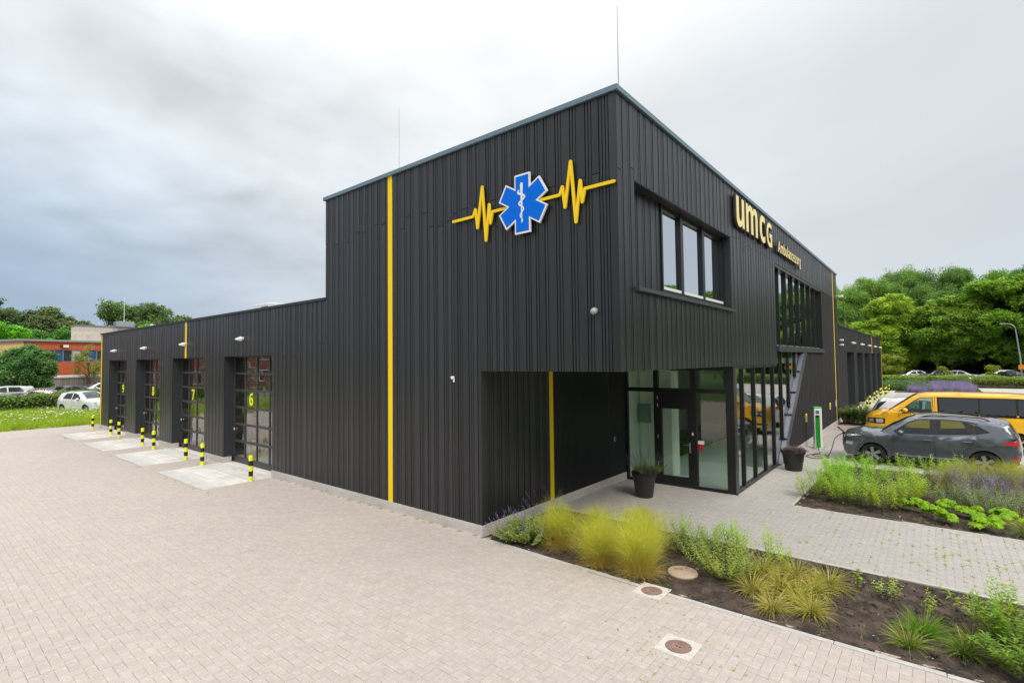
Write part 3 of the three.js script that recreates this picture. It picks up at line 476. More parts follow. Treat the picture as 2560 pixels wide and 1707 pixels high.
function paveField(parent, ok, x0, x1, z0, z1, pattern, name, mats = M.paver, tones = paverTones) {
  const list = [], cell = (i, j) => ok((i + 0.5) * A, (j + 0.5) * A), put = (i, j, kind, n) => {
    const a = cell(i, j), b = n === 2 && (kind === 'h' ? cell(i + 1, j) : cell(i, j + 1));
    if (n === 2 && a && b) list.push(kind === 'h' ? [(i + 1) * A, (j + 0.5) * A, 'h'] : [(i + 0.5) * A, (j + 1) * A, 'v']);
    else { if (a) list.push([(i + 0.5) * A, (j + 0.5) * A, 's']); if (b) list.push(kind === 'h' ? [(i + 1.5) * A, (j + 0.5) * A, 's'] : [(i + 0.5) * A, (j + 1.5) * A, 's']); }
  };
  for (let j = Math.floor(z0 / A); j <= Math.ceil(z1 / A); j++) for (let i = Math.floor(x0 / A); i <= Math.ceil(x1 / A); i++) {
    if (pattern === 'herringbone') { const c = (((i - j) % 4) + 4) % 4; if (c === 0) put(i, j, 'h', 2); else if (c === 3) put(i, j, 'v', 2); }
    else { const c = (((i + (j & 1)) % 2) + 2) % 2; if (c === 0) put(i, j, 'h', 2); }
  }
  const cam = camera.position;
  const vis = list.map((p) => [...p, inCam(p[0], p[1], 1.0) ? 1 / Math.pow(Math.hypot(p[0] - cam.x, cam.y, p[1] - cam.z), 3) * (p[2] === 's' ? 0.5 : 1) : 0]).filter((p) => inCam(p[0], p[1], 1.5));
  vis.sort((a, b) => b[3] - a[3]);
  const G = { h: pavH, v: pavV, s: pavS }, rest = { h: [], v: [], s: [] };
  const lay = (o, p) => { o.position.set(p[0], rr(-0.0022, 0.0012), p[1]); o.rotation.set(rr(-0.004, 0.004), rr(-0.006, 0.006), rr(-0.004, 0.004)); };
  vis.forEach((p, k) => {
    if (k < 300) lay(part(parent, 'paver', pick(G[p[2]]), pick(mats)), p);
    else rest[p[2]].push(p);
  });
  const tmp = new THREE.Object3D(), col = new THREE.Color();
  for (const t of 'hvs') if (rest[t].length) {
    const m = new THREE.InstancedMesh(G[t][0], M.paverAll, rest[t].length); m.name = name; m.userData.kind = 'stuff';
    rest[t].forEach((p, i) => { lay(tmp, p); if (t !== 's' && rnd() < 0.5) tmp.rotation.y += Math.PI; tmp.updateMatrix(); m.setMatrixAt(i, tmp.matrix); const c = pick(tones), f = rr(0.965, 1.03) * (0.955 + 0.09 * fbm(p[0] * 0.7, p[1] * 0.7, 4, 77)); m.setColorAt(i, col.setRGB(c[0] * f, c[1] * f, c[2] * f)); });
    parent.add(m);
  }
}
const BX = 1.235, ZB = -5.72, ZF = -2.45;               // planting-bed edges
const kerbZ = (x) => 0.05 + 0.10 * smooth(-2.9, 1.6, x);
const manA = [0.525, 0.21], manB = [1.365, 1.365], MH = 0.207;
const yard = thing('paved_yard', 'pale pinkish herringbone block paving of the wide forecourt', 'paving', [0, 0, 0], 0, null, 'structure');
part(yard, 'joint_sand', metreUv(new THREE.PlaneGeometry(45, 22).rotateX(-Math.PI / 2).translate(-11, -0.0095, 11.04)), M.sand);
part(yard, 'joint_sand', metreUv(new THREE.PlaneGeometry(31.1, 1.3).rotateX(-Math.PI / 2).translate(-18.3, -0.0080, -0.3)), M.sand);
const APR = DOORS.map(([n, a, b]) => [n, a - 0.12, b + 0.10]);
const nearSq = (x, z, c, h) => Math.abs(x - c[0]) < h && Math.abs(z - c[1]) < h;
paveField(yard, (x, z) => z < 9 && x > -32.9 && x < 8 && (x < XR + 0.02 ? z > 0.045 : z > kerbZ(x) + 0.055) && !nearSq(x, z, manA, MH) && !nearSq(x, z, manB, MH) && !APR.some(([, a, b]) => x > a && x < b && z < 1.86), -33, 8, 0, 9, 'herringbone', 'pavers');
part(yard, 'edge_strip', box(XE, XR + 0.03, -0.05, -0.002, 0.013, 0.045), M.sandStrip);
for (const [n, a, b] of APR) {
  const o = thing('concrete_apron', `pale concrete ramp slab in front of the ${{ 9: 'farthest', 8: 'second farthest', 7: 'second nearest', 6: 'nearest' }[n]} garage door`, 'concrete slab', [0, 0, 0], 0, 'concrete ramps at the garage doors', 'structure');
  part(o, 'slab', box(a, b, -0.05, 0.006, -0.02, 0.62), M.apronB); part(o, 'slab', box(a, b, -0.05, 0.005, 0.626, 1.24), M.apron); part(o, 'slab', box(a, b, -0.05, 0.0045, 1.246, 1.86), M.apronB);
  part(o, 'threshold', box(a + 0.14, b - 0.12, -0.05, 0.012, -DREC, -0.021), M.apron);
}
const path = thing('paved_path', 'grey-beige block paved path between the two planting beds and into the porch', 'path', [0, 0, 0], 0, null, 'structure');
part(path, 'joint_sand', metreUv(new THREE.PlaneGeometry(13, 3.4).rotateX(-Math.PI / 2).translate(3.52, -0.0096, ZF - 1.69)), M.sand);
part(path, 'joint_sand', metreUv(new THREE.PlaneGeometry(1.5, 17).rotateX(-Math.PI / 2).translate(0.55, -0.0078, -14.5)), M.sand);
paveField(path, (x, z) => (z < ZF - 0.01 && z > ZB + 0.09 && x > XR + 0.03 && x < 8.5) || (z <= ZB + 0.09 && z > -5.84 && x > XR + 0.03 && x < BX - 0.11) || (z <= -5.84 && z > -20 && x > 0.02 && x < BX - 0.11), XR, 8.5, -20, ZF, 'bond', 'pavers', M.pathPaver, pathTones);
// kerb stones
{
  const k1 = thing('kerb', 'pale kerb stones along the front of the near planting bed', 'kerb', [0, 0, 0], 0, null, 'structure');
  for (let x = XR + 0.1; x < 7; ) { const L = x < manA[0] - MH && x + 1 > manA[0] - MH ? manA[0] - MH - x : 1; const z = kerbZ(x), z2 = kerbZ(x + L); part(k1, 'kerb_stone', metreUv(new RoundedBoxGeometry(L - 0.006, 0.12, 0.075, 2, 0.008).rotateY(-Math.atan2(z2 - z, L)).translate(x + L / 2, -0.052 + rr(0, 0.006), (z + z2) / 2 + 0.035)), M.kerb); x += L; if (Math.abs(x - (manA[0] - MH)) < 0.01) x = manA[0] + MH + 0.01; }
  const k2 = thing('kerb', 'weathered kerb edge between the near bed and the path', 'kerb', [0, 0, 0], 0, null, 'structure');
  for (let x = XR + 0.05; x < 7; x += 1) part(k2, 'kerb_stone', rbox(0.994, 0.12, 0.06, 0.008, x + 0.5, -0.055 + rr(0, 0.012), ZF + 0.03), M.kerb);
  const k3 = thing('kerb', 'kerb stones round the far planting bed beside the path', 'kerb', [0, 0, 0], 0, null, 'structure');
  for (let x = BX; x < 9; x += 1) part(k3, 'kerb_stone', rbox(0.994, 0.12, 0.06, 0.008, x + 0.5, -0.053 + rr(0, 0.006), ZB + 0.04), M.kerb);
  for (let z = ZB; z > -11.4; z -= 1) part(k3, 'kerb_stone', rbox(0.06, 0.12, 0.994, 0.008, BX - 0.045, -0.053 + rr(0, 0.006), z - 0.46), M.kerb);
}
function soilBed(name, label, x0, x1, zA, zB, s) {      // bumpy earth between two edges given as functions of x
  const nx = Math.round((x1 - x0) / 0.045), nz = 58, P = [], I = [], UV = [];
  for (let j = 0; j <= nz; j++) for (let i = 0; i <= nx; i++) {
    const x = lerp(x0, x1, i / nx), z = lerp(zA(x), zB(x), j / nz), e = Math.min(1, Math.min(j, nz - j) / 5, Math.min(i, nx - i) / 4);
    const y = -0.006 + e * (-0.022 + 0.05 * (fbm(x * 1.2, z * 1.2, 3, s) - 0.35) + 0.085 * (fbm(x * 5, z * 5, 4, s + 5) - 0.45) + 0.045 * Math.pow(noise(x * 16, z * 16, 0, 0, s + 9), 2));
    P.push(x, y, z); UV.push(x, z);
  }
  for (let j = 0; j < nz; j++) for (let i = 0; i < nx; i++) { const a = j * (nx + 1) + i, b = a + 1, c = a + nx + 1, d = c + 1; I.push(a, c, b, b, c, d); }
  const g = new THREE.BufferGeometry(); g.setAttribute('position', new THREE.Float32BufferAttribute(P, 3)); g.setAttribute('uv', new THREE.Float32BufferAttribute(UV, 2)); g.setIndex(I); g.computeVertexNormals();
  if (g.attributes.normal.getY(10) < 0) { g.setIndex(I.map((_, k) => I[k - (k % 3) + [0, 2, 1][k % 3]])); g.computeVertexNormals(); }
  return single(name, g, M.soil, label, 'soil', null, 'structure');
}
soilBed('soil', 'dark bare earth of the near planting bed', XR + 0.03, 7, (x) => ZF + 0.058, (x) => kerbZ(x) + 0.0, 1);
soilBed('soil', 'dark earth of the far planting bed by the cars', BX, 9, () => -11.4, () => ZB + 0.012, 2);
{ // pebbles and clods
  const g = new THREE.IcosahedronGeometry(1, 0), p = g.attributes.position; for (let i = 0; i < p.count; i++) { const f = 0.75 + 0.5 * h2(Math.round(p.getX(i) * 99), Math.round(p.getY(i) * 99), Math.round(p.getZ(i) * 99)); p.setXYZ(i, p.getX(i) * f, p.getY(i) * f * 0.7, p.getZ(i) * f); } g.computeVertexNormals();
  const n = 4600, m = new THREE.InstancedMesh(g, std([1, 1, 1], { roughness: 1 }), n), t = new THREE.Object3D(), c = new THREE.Color(); m.name = 'pebbles';
  for (let i = 0; i < n; i++) { const near = i < 3600, x = near ? rr(XR + 0.1, 6) : rr(BX + 0.1, 6), z = near ? rr(ZF + 0.1, kerbZ(x) - 0.04) : rr(-8.5, ZB - 0.05); t.position.set(x, rr(-0.02, 0.005), z); t.rotation.set(rr(0, 6), rr(0, 6), 0); const s = rnd() < 0.85 ? rr(0.006, 0.02) : rr(0.014, 0.045); t.scale.set(s, s, s); t.updateMatrix(); m.setMatrixAt(i, t.matrix); const pale = rnd() < 0.025; m.setColorAt(i, pale ? c.setRGB(0.42, 0.36, 0.28) : c.setRGB(0.085, 0.07, 0.058).multiplyScalar(rr(0.5, 1.25))); }
  scene.add(tag(m, 'small stones and clods strewn over the bare earth of the beds', 'pebbles', null, 'stuff'));
}
function manhole(label, c, square) {
  const o = thing('manhole', label, 'manhole cover', [c[0], 0, c[1]]);
  const s = new THREE.Shape([[-MH, -MH], [MH, -MH], [MH, MH], [-MH, MH]].map((p) => new THREE.Vector2(...p))), h = new THREE.Path(); h.absarc(0, 0, 0.150, 0, Math.PI * 2, true); s.holes.push(h);
  part(o, 'frame', metreUv(new THREE.ExtrudeGeometry(s, { depth: 0.05, bevelEnabled: true, bevelThickness: 0.003, bevelSize: 0.003, bevelSegments: 2, curveSegments: 40 }).rotateX(-Math.PI / 2).translate(0, -0.048, 0)), M.manholeFrame);
  part(o, 'cover', metreUv(lathe([[0.001, 0], [0.144, 0], [0.144, -0.04]], 40).translate(0, 0.0005, 0)), M.rust);
  const r = []; for (const a of [0.05, 0.085, 0.115, 0.137]) r.push(new THREE.TorusGeometry(a, 0.003, 4, 40).rotateX(Math.PI / 2).translate(0, 0.001, 0)); for (let k = 0; k < 12; k++) r.push(new THREE.BoxGeometry(0.05, 0.004, 0.006).translate(0.1, 0.001, 0).rotateY(k * Math.PI / 6));
  part(o, 'relief', join(r), M.rust); part(o, 'lift_hole', join([cyl(0.011, 0.011, 0.003, 0.02, 0.0018, 0, 10), cyl(0.011, 0.011, 0.003, -0.02, 0.0018, 0, 10)]), M.black);
  return o;
}
manhole('round rusty manhole cover in a cream square frame at the kerb', manA); manhole('round rusty manhole cover in a cream square frame nearest the viewer, out in the paving', manB);
{ const o = thing('stone_lid', 'round sandy concrete lid lying on the earth of the near bed', 'lid', [0.655, 0.03, -0.63], 0.5); part(o, 'slab', metreUv(lathe([[0.001, -0.05], [0.22, -0.05], [0.225, -0.01], [0.215, 0.012], [0.001, 0.018]], 40)), M.lid); part(o, 'lift_recess', join([box(-0.12, 0.02, 0.0165, 0.0195, -0.09, -0.055), box(0.05, 0.09, 0.0165, 0.0195, -0.13, -0.10)]), std([0.22, 0.15, 0.11])); }

single('car_park', metreUv(new THREE.PlaneGeometry(60, 52).rotateX(-Math.PI / 2).translate(31.14, -0.012, -37.4)), M.lot, 'pale paved car park right of the black building', 'car park', null, 'structure');
single('rear_paving', metreUv(new THREE.PlaneGeometry(1.3, 42).rotateX(-Math.PI / 2).translate(0.62, -0.0125, -41.02)), M.apronB, 'grey paving strip along the rear wing', 'paving', null, 'structure');
single('road', metreUv(new THREE.PlaneGeometry(60, 60).rotateX(-Math.PI / 2).translate(-79, -0.03, 0)), M.asphalt, 'grey asphalt car park beyond the left hedge', 'road', null, 'structure');
single('road', metreUv(new THREE.PlaneGeometry(90, 9).rotateX(-Math.PI / 2).translate(28, -0.02, -82)), M.asphalt, 'grey parking lane under the trees at right', 'road', null, 'structure');

// ------------------------------------------------------------------ bollards, pots, charging post
function makeBollard(name) {
  const o = thing(name, '', 'bollard'); const n = 5, H = 0.72, h = H / n;
  for (let k = 0; k < n; k++) part(o, 'band', k === n - 1 ? lathe([[0.059, k * h], [0.059, H - 0.012], [0.048, H - 0.001], [0.001, H]], 20) : lathe([[0.059, k * h], [0.059, (k + 1) * h]], 20), k % 2 ? M.black : M.bollardYellow);
  part(o, 'foot', lathe([[0.001, 0.012], [0.085, 0.012], [0.085, 0]], 20), M.concrete);
  return o;
}
const boll = makeBollard('bollard');
[[-30.23, 0.34, 'leftmost of the row, at the meadow edge'], [-26.68, 0.37, 'left of the farthest garage door, second from the meadow'], [-25.2, 0.40, 'right of the farthest garage door, third from the meadow'], [-21.5, 0.48, 'fourth from the meadow, left of the second farthest door'], [-20.0, 0.5, 'fifth from the meadow, right of the second farthest door'], [-16.42, 0.56, 'third nearest the viewer, left of the door marked 7'], [-14.88, 0.59, 'second nearest the viewer, right of the door marked 7'], [-11.24, 0.63, 'nearest the viewer, by the widest-looking door']].forEach(([x, z, w], i) => {
  const o = i ? boll.clone() : boll; if (i) { o.name = numbered('bollard'); scene.add(o); } o.position.set(x, 0, z); o.rotation.set(rr(-0.01, 0.01), 0, rr(-0.01, 0.01)); tag(o, `yellow and black banded bollard ${w}`, 'bollard', 'bollards before the numbered garage doors');
});
[[0.6, -26.7], [0.59, -30.6], [0.42, -34.5], [0.38, -38.6], [0.36, -40.8], [0.34, -44.7], [0.36, -45.5], [0.57, -46.4], [0.6, -47.4], [0.56, -51.6]].forEach(([x, z], i) => { const o = boll.clone(); o.name = numbered('bollard'); scene.add(o); o.position.set(x, 0, z); tag(o, `yellow-black bollard along the low right wing, ${['nearest of the line', 'second nearest, left of the white car', 'third nearest', 'fourth in the line', 'fifth in the line', 'sixth in the line', 'seventh in the line', 'third farthest', 'second farthest', 'farthest of the line'][i]}`, 'bollard', 'bollards along the low right wing'); });
function pot(label, p, r, h) {
  const o = thing('plant_pot', label, 'pot', p);
  part(o, 'pot', lathe([[0.001, 0], [r * 0.66, 0], [r * 0.68, 0.02], [r * 0.90, h * 0.80], [r * 0.985, h * 0.82], [r, h * 0.99], [r * 0.95, h], [r * 0.92, h * 0.9], [0.001, h * 0.9]], 40), M.plastic);
  part(o, 'potting_soil', lathe([[0.001, h * 0.915], [r * 0.91, h * 0.902]], 24), M.soil); return o;
}
pot('large black plastic pot with wispy lavender beside the entrance door', [-1.75, 0.001, -4.47], 0.30, 0.60);
pot('large black plastic pot with purple leaves by the slanting band', [0.47, 0.001, -9.8], 0.33, 0.60);
{ const o = thing('charging_post', 'white and green charging post on the pavement by the black wall', 'charging post', [0.42, 0, -14.35], 0.45);
  part(o, 'body', rbox(0.26, 1.46, 0.20, 0.03, 0, 0.73, 0), M.white); part(o, 'front_panel', rbox(0.15, 1.16, 0.012, 0.005, -0.02, 0.62, 0.101), M.green); part(o, 'cap', rbox(0.27, 0.05, 0.21, 0.02, 0, 1.485, 0), std([0.03, 0.52, 0.06])); part(o, 'screen', rbox(0.12, 0.12, 0.012, 0.004, -0.02, 1.32, 0.1015), std([0.12, 0.16, 0.2], { roughness: 0.15 })); part(o, 'socket', rbox(0.12, 0.09, 0.02, 0.01, -0.02, 1.17, 0.104), M.black); part(o, 'foot', box(-0.16, 0.16, 0, 0.015, -0.13, 0.13), M.concrete); }
{ const o = thing('charging_cable', 'dark charging cable looping over the ground from post to grey car', 'cable');
  part(o, 'cord', tube([[0.46, 1.14, -14.24], [0.50, 0.95, -14.15], [0.46, 0.35, -14.1], [0.50, 0.03, -13.9], [0.62, 0.016, -13.3], [0.42, 0.016, -12.75], [0.36, 0.018, -12.4], [0.62, 0.016, -12.1], [0.98, 0.02, -12.4], [0.86, 0.03, -12.85], [0.52, 0.03, -12.75], [0.60, 0.035, -12.45], [0.95, 0.04, -12.62], [1.05, 0.25, -12.75], [1.15, 0.62, -12.85], [1.36, 0.80, -12.92]], 0.012, 140), std([0.06, 0.05, 0.045]));
  part(o, 'plug', rod([1.34, 0.79, -12.92], [1.47, 0.775, -12.94], 0.03, 0.034, 12), std([0.01, 0.10, 0.30])); }

// ------------------------------------------------------------------ cars
function distTo(poly, x, y) { let d = 9; for (let i = 0; i < poly.length - 1; i++) { const [ax, ay] = poly[i], [bx, by] = poly[i + 1], dx = bx - ax, dy = by - ay, t = clamp(((x - ax) * dx + (y - ay) * dy) / (dx * dx + dy * dy + 1e-9)); d = Math.min(d, Math.hypot(x - ax - dx * t, y - ay - dy * t)); } return d; }
const tess = new TessellateModifier(0.11, 5), tessF = new TessellateModifier(0.07, 6);
function makeCar(name, label, S) {
  const o = thing(name, label, S.category ?? 'car'), L = S.L, R = S.round ?? 0.10, cx = L / 2;
  const pts = []; S.outline.forEach(([x, y, f], i) => { if (i) { const [px, py] = S.outline[i - 1], n = Math.max(1, Math.round(Math.hypot(x - px, y - py) / 0.14)); for (let k = 1; k < n; k++) pts.push([lerp(px, x, k / n), lerp(py, y, k / n), S.outline[i - 1][2]]); } pts.push([x, y, f]); });
  const hw = (x, y, off = 0) => {
    let w = S.hw; const b = S.belt;
    if (y < b) { const t = (b - y) / (b - S.sill); w -= 0.055 * t * t; w += 0.010 * Math.exp(-Math.pow((y - b + 0.13) / 0.05, 2)) - 0.012 * Math.exp(-Math.pow((y - S.sill - 0.22) / 0.09, 2)); } else w -= 0.015 + (y - b) * S.tumble;
    const f = clamp((S.front - x) / S.front), g = clamp((x - (L - S.rear)) / S.rear); w -= S.taperF * Math.pow(f, 2.2) + S.taperR * Math.pow(g, 2.2);
    const d = distTo(pts, x, y); if (d < R) w -= R * (1 - Math.sqrt(Math.max(0, 1 - Math.pow((R - d) / R, 2)))); return w + off;
  };
  const side = (shapePts, holes, off, s, fine) => {       // a piece of the flank, s = +1 near or -1 far
    const sh = new THREE.Shape(shapePts.map((p) => new THREE.Vector2(p[0], p[1]))); for (const q of holes ?? []) sh.holes.push(new THREE.Path(q.map((p) => new THREE.Vector2(...p))));
    let g = new THREE.ShapeGeometry(sh, 8); g.deleteAttribute('normal'); g.deleteAttribute('uv'); g = (fine ? tessF : tess).modify(g.toNonIndexed());
    const p = g.attributes.position, n = new Float32Array(p.count * 3), e = 0.006, v = new THREE.Vector3();
    for (let i = 0; i < p.count; i++) { const x = p.getX(i), y = p.getY(i), w = hw(x, y, off), lim = (q) => clamp(q, -25, 25); v.set(lim(-(hw(x + e, y) - hw(x - e, y)) / (2 * e)), lim(-(hw(x, y + e) - hw(x, y - e)) / (2 * e)), 1).normalize(); p.setXYZ(i, x - cx, y, w * s); n.set([v.x, v.y, v.z * s], i * 3); }
    g.setAttribute('normal', new THREE.BufferAttribute(n, 3));
    if (s < 0) { for (let i = 0; i < p.count; i += 3) for (const at of [g.attributes.position, g.attributes.normal]) { const a = [at.getX(i + 1), at.getY(i + 1), at.getZ(i + 1)]; at.setXYZ(i + 1, at.getX(i + 2), at.getY(i + 2), at.getZ(i + 2)); at.setXYZ(i + 2, ...a); } }
    return g;
  };
  const first = S.outline[0], last = S.outline[S.outline.length - 1], bottom = [[last[0], last[1]]];
  bottom.push([L - 0.25, S.sill]);
  for (const wx of [S.wheels[1], S.wheels[0]]) { const a0 = Math.asin(clamp((S.sill - S.r) / S.arch, -1, 1)); for (let k = 0; k <= 14; k++) { const a = lerp(a0, Math.PI - a0, k / 14); bottom.push([wx + Math.cos(a) * S.arch, S.r + Math.sin(a) * S.arch]); } }
  bottom.push([0.22, S.sill], [first[0], first[1]]);
  const flank = [...pts.map((p) => [p[0], p[1]]), ...bottom.slice(1, -1)];
  const body = [1, -1].map((s) => side(flank, S.windows.map((w) => w.p), 0, s));
  const skin = [], glass = { w: [], r: [] }, N = 14, crown = S.crown ?? 0.05;
  const grid = pts.map(([x, y], i) => { const a = pts[Math.max(0, i - 1)], b = pts[Math.min(pts.length - 1, i + 1)], l = Math.hypot(b[0] - a[0], b[1] - a[1]) || 1, nx = -(b[1] - a[1]) / l, ny = (b[0] - a[0]) / l, w = hw(x, y), nose = x < 0.6 || x > L - 0.6 ? 1.6 : 0.7; return Array.from({ length: N + 1 }, (_, j) => { const s = -1 + 2 * j / N, c = crown * nose * (1 - s * s); return [x - cx + nx * c, y + ny * c, s * w]; }); });
  for (let i = 0; i < pts.length - 1; i++) for (let j = 0; j < N; j++) {
    const q = [grid[i][j], grid[i + 1][j], grid[i + 1][j + 1], grid[i][j + 1]], f = pts[i][2], t = f && j >= 1 && j < N - 1 ? glass[f] : skin;
    t.push(...q[0], ...q[2], ...q[1], ...q[0], ...q[3], ...q[2]);
  }
  const soup = (a) => { let g = new THREE.BufferGeometry(); g.setAttribute('position', new THREE.Float32BufferAttribute(a, 3)); g = mergeVertices(g, 1e-4); g.computeVertexNormals(); return g; };
  const bs = soup(skin); part(o, 'body', mergeGeometries([...body.map((g) => { for (const k of Object.keys(g.attributes)) if (k !== 'position' && k !== 'normal') g.deleteAttribute(k); return g; }), bs.toNonIndexed()]), S.paint);
  if (glass.w.length) part(o, 'windscreen', soup(glass.w), S.glassF ?? S.glass);
  if (glass.r.length) part(o, 'rear_window', soup(glass.r), S.glass);
  for (const w of S.windows) for (const s of [1, -1]) part(o, 'side_window', side(w.p, null, -0.008, s), w.m ?? S.glass);
  for (const q of S.patches ?? []) for (const s of q.s ? [q.s] : [1, -1]) part(o, q.n, side(q.p, q.h, q.o ?? 0.004, s, true), q.m);
  const ring = (wx, a, b) => { const p = [], q = []; for (let k = 0; k <= 18; k++) { const t = lerp(-0.12, Math.PI + 0.12, k / 18); p.push([wx + Math.cos(t) * a, S.r + Math.sin(t) * a]); q.unshift([wx + Math.cos(t) * b, S.r + Math.sin(t) * b]); } return [...p, ...q]; };
  if (S.archTrim) for (const wx of S.wheels) for (const s of [1, -1]) part(o, 'arch_trim', side(ring(wx, S.arch + 0.075, S.arch - 0.012), null, 0.016, s, true), S.archTrim);
  const under = [box(0.3 - cx, L - 0.3 - cx, S.sill - 0.04, S.sill + 0.06, -S.hw + 0.14, S.hw - 0.14)];
  for (const wx of S.wheels) for (const s of [1, -1]) { under.push(new THREE.CylinderGeometry(S.arch + 0.005, S.arch + 0.005, 0.36, 24, 1, true, 0, Math.PI).rotateZ(Math.PI / 2).rotateY(Math.PI / 2).translate(wx - cx, S.r, s * (S.hw - 0.25)), new THREE.CircleGeometry(S.arch + 0.01, 24).rotateY(s > 0 ? 0 : Math.PI).translate(wx - cx, S.r, s * (S.hw - 0.42))); }
  const um = M.rubber.clone(); um.side = THREE.DoubleSide; part(o, 'underbody', join(under), um);
  if (S.inside !== false) { // floor, seats, dashboard and wheel behind real glass
    const sw = 0.5, y0 = S.belt - 0.42, g = [box(0.9 - cx, L - 0.3 - cx, S.sill + 0.1, S.sill + 0.14, -S.hw + 0.12, S.hw - 0.12), box(S.dash - cx, S.dash + 0.35 - cx, S.belt - 0.3, S.belt - 0.02, -S.hw + 0.16, S.hw - 0.16)], seats = [];
    for (const [x, zs] of [[S.dash + 0.85, [-0.38, 0.38]], [S.dash + 1.75, [-0.45, 0, 0.45]], ...(S.rows3 ? [[S.dash + 2.7, [-0.45, 0, 0.45]]] : [])]) for (const z of zs) seats.push(rbox(0.5, 0.14, sw * 0.92, 0.05, x - cx, y0, z), rbox(0.14, 0.62, sw * 0.9, 0.05, x + 0.3 - cx, y0 + 0.34, z), rbox(0.09, 0.16, 0.24, 0.04, x + 0.33 - cx, y0 + 0.74, z));
    part(o, 'dashboard', join(g), M.rubber); part(o, 'seat', join(seats), M.black); part(o, 'steering_wheel', new THREE.TorusGeometry(0.18, 0.016, 8, 24).rotateY(Math.PI / 2).rotateZ(-0.35).translate(S.dash + 0.42 - cx, S.belt + 0.02, 0.38), M.rubber);
  }
  for (const wx of S.wheels) for (const s of [1, -1]) { // wheels
    const w = sub(o, 'wheel', [wx - cx, S.r, s * (S.hw - 0.035)], s > 0 ? 0 : Math.PI), r = S.r, q = r * 0.68;
    part(w, 'tyre', lathe([[q, -0.2], [r * 0.94, -0.205], [r, -0.17], [r, -0.04], [r * 0.95, -0.005], [q, -0.01]], 32).rotateX(Math.PI / 2), M.rubber);
    const g = [lathe([[q, -0.19], [q * 0.97, -0.03], [q * 0.9, -0.05], [q * 0.88, -0.19]], 32).rotateX(Math.PI / 2), cyl(q * 0.2, q * 0.24, 0.05, 0, 0, 0, 16).rotateX(Math.PI / 2).translate(0, 0, -0.045)];
    const sp = S.spokes ?? 5; for (let k = 0; k < sp; k++) g.push(prism([[-q * 0.13, q * 0.15], [q * 0.13, q * 0.15], [q * (S.blade ?? 0.16), q * 0.9], [-q * 0.10, q * 0.93]], 0.03).translate(0, 0, -0.062).rotateZ(k * 2 * Math.PI / sp + 0.3));
    part(w, 'rim', join(g), S.rim ?? M.alu); part(w, 'brake_disc', cyl(q * 0.8, q * 0.8, 0.02, 0, 0, 0, 24).rotateX(Math.PI / 2).translate(0, 0, -0.13), M.black);
  }
  for (const s of [1, -1]) if (S.mirror) part(o, 'mirror', join([new THREE.SphereGeometry(0.1, 14, 10).scale(0.9, 0.75, 1.05).translate(S.mirror[0] - cx, S.mirror[1], s * (S.hw + 0.07)), box(S.mirror[0] - cx - 0.03, S.mirror[0] - cx + 0.04, S.mirror[1] - 0.07, S.mirror[1] - 0.03, s > 0 ? S.hw - 0.1 : -S.hw - 0.02, s > 0 ? S.hw + 0.02 : -S.hw + 0.1)]), S.mirrorMat ?? S.paint);
  for (const [x, y] of S.handles ?? []) for (const s of [1, -1]) part(o, 'door_handle', rbox(0.2, 0.032, 0.03, 0.012, x - cx, y, s * (hw(x, y) + 0.012)), S.paint);
  for (const a of S.front3d ?? []) part(o, a.n, a.g(cx), a.m);
  return o;
}
const paint = (c, o = {}) => phy(c, { roughness: 0.35, metalness: 0.3, clearcoat: 1, clearcoatRoughness: 0.04, ...o });
const carGlass = glassOf([0.45, 0.60, 0.55], { ior: 1.6 }), privacy = phy([0.008, 0.010, 0.014], { roughness: 0.03, clearcoat: 1, clearcoatRoughness: 0.02 });
const lampGlass = phy([0.55, 0.57, 0.6], { roughness: 0.08, metalness: 0.4, clearcoat: 1 });
const strip = (pts, w) => { const a = [], b = []; pts.forEach((p, i) => { const q = pts[Math.min(i + 1, pts.length - 1)], r = pts[Math.max(i - 1, 0)], an = Math.atan2(q[1] - r[1], q[0] - r[0]) + Math.PI / 2; a.push([p[0] + Math.cos(an) * w / 2, p[1] + Math.sin(an) * w / 2]); b.unshift([p[0] - Math.cos(an) * w / 2, p[1] - Math.sin(an) * w / 2]); }); return [...a, ...b]; };
const cross = {
  L: 4.10, hw: 0.90, belt: 0.98, sill: 0.24, tumble: 0.36, front: 0.95, rear: 0.8, taperF: 0.20, taperR: 0.13, r: 0.325, arch: 0.375, wheels: [0.82, 3.36], dash: 1.22, round: 0.11,
  outline: [[0.12, 0.22], [0.03, 0.34], [0.0, 0.55], [0.03, 0.74], [0.13, 0.87], [0.45, 0.96], [0.80, 1.005], [1.05, 1.02, 'w'], [1.30, 1.20, 'w'], [1.60, 1.38, 'w'], [1.86, 1.485], [2.15, 1.535], [2.5, 1.545], [3.0, 1.525], [3.45, 1.475], [3.86, 1.40], [3.88, 1.365, 'r'], [3.98, 1.20, 'r'], [4.05, 1.03], [4.09, 0.85], [4.11, 0.62], [4.08, 0.40], [3.98, 0.25]],
  windows: [{ p: [[1.42, 1.0], [1.34, 1.07], [1.70, 1.31], [1.95, 1.41], [2.20, 1.435], [2.26, 1.02]] }, { p: [[2.33, 1.025], [2.28, 1.435], [2.60, 1.44], [2.92, 1.415], [3.12, 1.09]] }, { p: [[3.20, 1.10], [3.05, 1.39], [3.22, 1.35], [3.50, 1.17]] }],
  paint: paint([0.105, 0.122, 0.15], { roughness: 0.25 }), glass: carGlass, mirror: [1.52, 1.04], handles: [[2.12, 0.86], [3.0, 0.88]], archTrim: std([0.075, 0.082, 0.092], { roughness: 0.45 }), spokes: 5, blade: 0.36, rim: std([0.42, 0.43, 0.44], { roughness: 0.35, metalness: 0.6 }),
};
